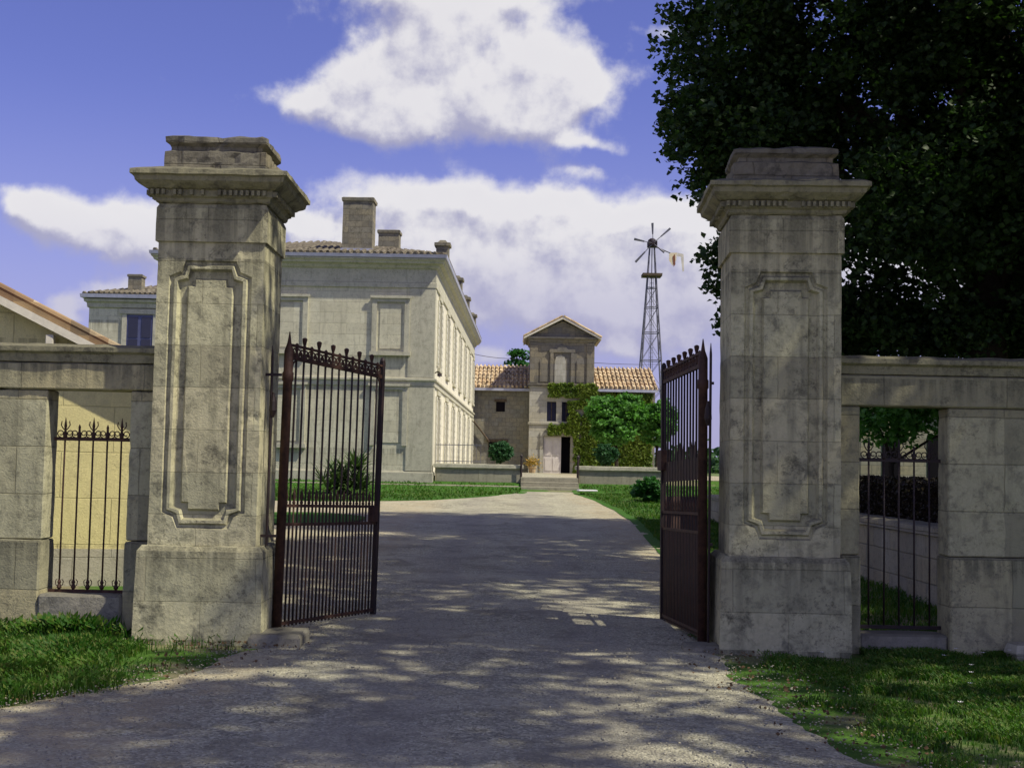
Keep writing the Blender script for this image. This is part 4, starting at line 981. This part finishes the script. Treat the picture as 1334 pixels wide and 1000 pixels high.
# ------------------------------------------------------------------ right hand plot: low wall, hedge, shed, far trees
t = empty('garden_wall', (4.95, 12.6, 0), R(.5), 'low stone wall running back behind the right wall opening', 'wall')
m = MB(); m.box(0, .35, 0, 18, -.3, .86); m.build('wall', 'garden', t, rough=(.012, .3))
m = MB(); m.rings([(.0, .861), (.03, .87), (.03, .96), (.0, .98)], 0, .35, 0, 18); m.build('coping', 'garden', t, rough=(.01, .3))
def hedge(name, label, x0, x1, y0, y1, z0, z1, n, mat, size):
    P = []
    ex_, ey_, ez_ = x1 - x0, y1 - y0, z1 - z0
    side = RNG.random(n); u, v, w_ = RNG.random(n), RNG.random(n), RNG.random(n) ** 2 * .12
    x = np.where(side < .5, x0 + w_ * ex_, x0 + ex_ * u); z = np.where(side < .5, z0 + ez_ * v, z1 - w_ * .5); y = y0 + ey_ * RNG.random(n)
    k = side > .85; y = np.where(k, y0 + w_, y); z = np.where(k, z0 + ez_ * v, z)
    z = z + .03 * np.sin(y * 5); P = np.stack([x, y, z], 1)
    t = empty(name, (0, 0, 0), 0, label, 'hedge'); V, Fc = leaf_cloud(P, size, .9); raw('foliage', V, Fc, mat, t)
    m = MB(); m.box(x0 + .08, x1 - .05, y0 + .08, y1 - .05, z0, z1 - .06); m.build('branch_mass', 'deadhedge', t); return t
M['deadhedge'] = plain('dense hedge twigs', (.016, .012, .008), .4, .95, 9, .05, .02)
hedge('hedge', 'dark brown clipped hedge growing behind the low garden wall', 5.32, 6.2, 13.0, 29, 0, 1.50, 30000, 'leaf_hedge', .045)
t = empty('stone_shed', (11.6, 42, .9), 0, 'pale stone shed glimpsed through the right wall opening', 'shed')
m = MB(); m.prism([(0, -.3), (3.4, -.3), (3.4, 2.6), (1.7, 3.3), (0, 2.6)], 0, 4); m.build('wall', 'garden', t)
m = MB(); m.prism([(-.2, 2.55), (1.7, 3.36), (3.6, 2.55), (3.6, 2.67), (1.7, 3.5), (-.2, 2.67)], -.2, 4.2); m.build('roof', 'tiles_old', t)
for x in (.7, 2.2):
    m = MB(); m.box(x, x + .6, -.02, -.001, .2, 1.9); m.build('doorway', 'black', t)

# big dark tree on the right
BIG = [(-5.2, .2, 8.1, 1.2, 1.5, 1.0), (-5.0, 0, 7.3, .9, 1.3, .5), (-4.8, 0, 6.75, .75, 1.3, .4), (-4.75, 0, 5.45, .65, 1, .2), (-4.6, 0, 4.85, .65, 1, .18), (-4.45, 0, 4.2, .5, 1, .3), (-4.6, .5, 9.6, 1.6, 2.4, 1.6), (-4.3, -.2, 7.4, 1.2, 1.8, .9), (-3.9, 0, 5.0, 1.2, 1.5, .8), (-4.0, 0, 6.2, .9, 1.2, .5), (-3.0, 0, 12.6, 3.0, 3.2, 2.4), (-2.0, .5, 8.8, 2.6, 3, 2.4), (-1.8, -1.2, 5.9, 1.9, 2.2, 1.3),
       (.5, 0, 10.5, 3.4, 3.6, 3.0), (.3, -.5, 6.8, 2.6, 3, 1.7), (3.2, 0, 8.4, 3.2, 3.4, 2.8), (4.5, 0, 12, 3, 3.4, 2.8), (0, 0, 14.6, 3.6, 3.8, 2.4), (3, -.5, 5.1, 2.4, 2.6, 1.5),
       (-.8, .5, 4.2, 2.6, 2.4, 1.0), (2.0, .5, 4.0, 2.6, 2.4, .9), (5.0, 0, 4.3, 2.6, 2.4, 1.2), (-3.2, .8, 4.6, 1.3, 1.4, .8), (-3.0, 1.5, 3.9, 1.2, 1.4, .7), (6.2, 0, 6.2, 2.4, 2.6, 2.4)]
tree('lime_tree', (9.0, 24.0, .2), BIG, 'huge dark leafy tree rising behind the right pillar and wall', trunk=(.48, 5.5), clumps=4000, per=66, spread=.24, size=.135, mat='leaf_dark', shell=.35, limbs=34, flat=.3)
# further trees along the right (their shade falls on the drive)
def shade_tree(loc, lobes, label, **k):
    return tree('lime_tree', loc, lobes, label, **{**dict(trunk=(.35, 5.5), clumps=420, per=34, spread=.30, size=.24, mat='leaf_dark', shell=.3, limbs=16), **k})
def canopy(cx, cy, cz, r, k=1.0):
    return [(cx, cy, cz, r, r, 1.5), (cx - r * .7, cy + r * .3, cz + .3, r * .62, r * .6, 1.2), (cx + r * .6, cy - r * .5, cz - .2, r * .7, r * .6, 1.3), (cx + .2, cy + r * .7, cz + .4, r * .7, r * .6, 1.3), (cx - r * .3, cy - r * .7, cz, r * .6, r * .6, 1.1), (cx, cy, cz + 2.2, r * .8, r * .8, 1.3)]
shade_tree((8.8, 10.0, 0), canopy(-2.2, -.4, 9.4, 3.5), 'tall tree standing just right of the camera beside the gate wall', clumps=185)
shade_tree((8.6, 3.0, 0), canopy(-2.4, .4, 9.0, 3.2), 'tall tree behind the camera on the right of the road', clumps=150)
shade_tree((10.6, 16.6, 0), canopy(-3.4, .2, 11.0, 3.8), 'tall overhanging tree right of the hedge, out past the gate wall', clumps=500)
shade_tree((13.0, 11.0, 0), canopy(-1.8, .6, 8.6, 3.0), 'tall tree further right behind the gate wall, outside the right edge', clumps=200)
shade_tree((13.2, 19.5, 0), [(a * 1.1, b, c, d_, e_, f_) for a, b, c, d_, e_, f_ in canopy(0, 0, 8.6, 3.2)], 'leafy tree right of the big tree beyond the garden hedge', clumps=600, size=.26)
shade_tree((15.5, 31, .3), [(a * 1.3, b, c - 1.5, d_ * 1.3, e_, f_ * 1.4) for a, b, c, d_, e_, f_ in canopy(0, 0, 9, 3.2)] + [(0, 0, 4, 3, 3, 2.4), (-2.5, 0, 5, 2, 2, 2)], 'dark spreading tree behind the big tree trunk', clumps=900, size=.26)
tree('garden_tree', (9.9, 33, .4), [(0, 0, 2.7, 1.3, 1.3, .8), (1.2, 0, 3.3, 1.4, 1.3, 1.0), (2.9, .3, 2.7, 1.6, 1.3, 1.2)], 'young fresh green tree seen through the right wall opening', trunk=(.1, 1.5), clumps=260, per=30, spread=.2, size=.17, mat='leaf_fig', limbs=5)
tree('garden_bush', (12.4, 30, .3), [(0, 0, .9, 1.4, 1.0, .9), (-1.4, 0, .6, .7, .8, .6)], 'dark round bush seen low through the right wall opening', cat='bush', trunk=(.06, .5), clumps=200, per=30, spread=.14, size=.14, mat='leaf_dark', limbs=6)

# distant tree line
P = []
for i in range(900):
    a = RNG.uniform(-1.0, 1.0); dist = RNG.uniform(170, 230); x = math.sin(a) * dist; y = math.cos(a) * dist
    hh = 3.2 + 2.6 * noise.noise(Vector((a * 14, 0, 0))) 
    P.append(np.array([x, y, .5]) + RNG.normal(size=(60, 3)) * np.array([2.2, 2, 1.0]) + np.array([0, 0, hh * .5]))
V, Fc = leaf_cloud(np.concatenate(P), 1.1, .8); o = raw('tree_line', V, Fc, 'leaf_far'); tag(o, 'low far off line of trees on the horizon', 'trees', kind='stuff')
# distant low hills ring
hv = []; hf = []; n = 72
for i in range(n + 1):
    a = -1.5 + 3.0 * i / n; hh = 7 + 5 * noise.noise(Vector((a * 3, 1, 0)))
    for r_, z in ((600, -1), (760, hh * .8), (900, hh), (1100, -2)): hv.append((math.sin(a) * r_, math.cos(a) * r_, z))
for i in range(n):
    for k in range(3): hf.append((i * 4 + k, (i + 1) * 4 + k, (i + 1) * 4 + k + 1, i * 4 + k + 1))
tag(raw('hills', hv, hf, 'hill'), kind='structure')

# overhead wires
for (a, b, z0, z1, lb) in (((-2.2, 69), (1.0, 70.5), 7.6, 7.55, 'thin overhead wire between the house and the tower'), ((4.5, 71), (13.5, 96), 7.4, 9.6, 'thin overhead wire from the tower towards the wind pump')):
    m = MB(); m.tube([(a[0] + (b[0] - a[0]) * k / 8, a[1] + (b[1] - a[1]) * k / 8, z0 + (z1 - z0) * k / 8 - .5 * (k / 8) * (1 - k / 8)) for k in range(9)], .014, 5); o = m.build('overhead_wire', 'iron'); tag(o, lb, 'wire')

# ------------------------------------------------------------------ grass blades
def in_left(x, y): return x < xl(y) - .02 and y > 6.6 and y < 11.35
def blades(name, label, sampler, n, hmin, hmax, mat='grass', wid=.0038, thin=-.42):
    V = []; Fs = []
    c = 0
    while c < n:
        x, y = sampler()
        k = noise.noise(Vector((x * 1.6, y * 1.6, 2)))
        if k < thin and random.random() < .88: c += 1; continue
        h = random.uniform(hmin, hmax) * (1 + k * .8); a = random.uniform(0, 2 * math.pi); ln = random.uniform(.15, .75) * h
        dx, dy = math.cos(a), math.sin(a); z = hz(x, y); w = wid * random.uniform(.7, 1.4); b = len(V)
        V += [(x - dy * w, y + dx * w, z - .01), (x + dy * w, y - dx * w, z - .01), (x + dx * ln * .4 + dy * w * .8, y + dy * ln * .4 - dx * w * .8, z + h * .65), (x + dx * ln * .4 - dy * w * .8, y + dy * ln * .4 + dx * w * .8, z + h * .65),
              (x + dx * ln, y + dy * ln, z + h * random.uniform(.8, 1)), (x + dx * ln, y + dy * ln, z + h * .8)]
        Fs += [(b, b + 1, b + 2, b + 3), (b + 3, b + 2, b + 4, b + 5)]; c += 1
    o = raw(name, V, Fs, mat); return tag(o, label, 'grass', kind='stuff')
def s_left():
    while True:
        y = random.uniform(7.2, 11.4); x = random.uniform(-6.2, -2.2); e = interp(XL, y) - .05 + .3 * noise.noise(Vector((x * 2, y * 2, 0)))
        if x > e: continue
        if y > 10.9 and x > -3.3: continue
        if x > -3.0 and y > 9.2 and random.random() < .9: continue
        if x > -3.4 and y > 8.6 and random.random() < .5: continue
        # thin out toward the bare edge near the pillar foot
        if x > e - .7 and random.random() < .65 - (e - x) * .6: continue
        return x, y
def s_right():
    while True:
        y = random.uniform(6.0, 11.4); x = random.uniform(1.9, 5.8); e = interp(XR, y) + .30 + .3 * noise.noise(Vector((x * 2, y * 2, 0)))
        if x < e or x > .44 * y + .6: continue
        if y > 10.85 and x < 3.1: continue
        if x < e + .9 and random.random() < .8 - (x - e) * .7: continue
        return x, y
blades('grass', 'lush green grass verge in front of the left wall', s_left, 90000, .04, .13, thin=-.2)
blades('grass', 'shaded green grass verge in front of the right wall', s_right, 110000, .025, .08, thin=-.12)
def s_far():
    while True:
        y = random.uniform(34.9, 42) if random.random() < .6 else random.uniform(20, 42)
        if y > 34.9 and random.random() < .6: x = random.uniform(-12, interp(XL, y))
        else: x = random.uniform(interp(XR, y), interp([(20, 4.9), (32, 5), (34, 7)], y))
        if x < -2 and y < 34.9: continue
        return x, y
blades('grass', 'short grass on the lawns before the house and steps', s_far, 42000, .04, .10, wid=.014)
def s_in():
    y = random.uniform(12.4, 30); x = random.uniform(interp(XR, y) + .1, 4.9); return x, y
blades('grass', 'weedy grass along the inner right edge of the drive', s_in, 30000, .03, .10, wid=.006)
# taller tufts at the left wall foot
def s_tuft():
    k = random.choice([(-4.0, 11.05, .3), (-3.75, 11.0, .25), (-4.4, 11.1, .25), (-5.0, 11.0, .3), (-4.7, 11, .2)])
    return random.gauss(k[0], k[2]), random.gauss(k[1], .06)
blades('grass_tuft', 'taller grass tufts along the foot of the left wall', s_tuft, 2600, .12, .26, wid=.006)
# daisies on the right verge
V = []; Fs = []
for i in range(14):
    x, y = s_right(); z = hz(x, y) + .10
    for k in range(6):
        a = k * math.pi / 3; b = len(V); p = .016
        V += [(x, y, z), (x + p * math.cos(a - .3), y + p * math.sin(a - .3), z + .004), (x + p * 1.4 * math.cos(a), y + p * 1.4 * math.sin(a), z + .006), (x + p * math.cos(a + .3), y + p * math.sin(a + .3), z + .004)]
        Fs.append((b, b + 1, b + 2, b + 3))
tag(raw('daisies', V, Fs, 'flowerwhite'), 'scattered tiny white daisies in the right grass verge', 'flowers', kind='stuff')

# loose gravel stones and fallen leaves
def scatter(name, label, n, sampler, s0, s1, mat, flatv=.6, cat='gravel'):
    ico = [(-.52, 0, .85), (.52, 0, .85), (-.52, 0, -.85), (.52, 0, -.85), (0, .85, .52), (0, .85, -.52), (0, -.85, .52), (0, -.85, -.52), (.85, .52, 0), (-.85, .52, 0), (.85, -.52, 0), (-.85, -.52, 0)]
    fc = [(0, 1, 4), (0, 4, 9), (9, 4, 5), (4, 8, 5), (4, 1, 8), (8, 1, 10), (8, 10, 3), (5, 8, 3), (5, 3, 2), (2, 3, 7), (7, 3, 10), (7, 10, 6), (7, 6, 11), (11, 6, 0), (0, 6, 1), (6, 10, 1), (9, 11, 0), (9, 2, 11), (9, 5, 2), (7, 11, 2)]
    I = np.array(ico); Fc0 = np.array(fc); V = []; Fs = []
    for i in range(n):
        x, y = sampler(); s = random.uniform(s0, s1) * random.choice([.6, .8, 1, 1, 1.4]); q = I * (1 + RNG.uniform(-.25, .25, I.shape)) * s * np.array([1, random.uniform(.6, 1), flatv])
        a = random.uniform(0, 6.28); c_, s_ = math.cos(a), math.sin(a)
        q = np.stack([q[:, 0] * c_ - q[:, 1] * s_, q[:, 0] * s_ + q[:, 1] * c_, q[:, 2]], 1) + np.array([x, y, hz(x, y) + .045])
        Fs.append(Fc0 + 12 * i); V.append(q)
    return tag(raw(name, np.concatenate(V), np.concatenate(Fs), mat), label, cat, kind='stuff')
def s_road():
    y = 5.6 + 9 * random.random() ** 1.6; return random.uniform(max(xl(y), -4.2), min(xr(y), 4.2)), y
scatter('gravel_stones', 'loose gravel stones lying on the drive', 9000, s_road, .003, .009, 'stones')
def s_edge():
    y = random.uniform(6.2, 13.0)
    if random.random() < .5: return interp(XR, y) + abs(random.gauss(0, .35)) - .1, y
    return interp(XL, max(y, 7.8)) - abs(random.gauss(0, .35)) + .15, min(max(y, 7.8), 11)
scatter('gravel_stones', 'gravel kicked to the bare edges of the drive', 2200, s_edge, .003, .009, 'stones')
Pp = []
for i in range(1100):
    x, y = s_edge(); Pp.append((x + random.gauss(0, .2), y + random.gauss(0, .2), hz(x, y) + .045))
V, Fc = leaf_cloud(np.array(Pp), .028, .15); tag(raw('fallen_leaves', V, Fc, 'deadleaf'), 'dry brown fallen leaves along the edges of the drive', 'leaves', kind='stuff')
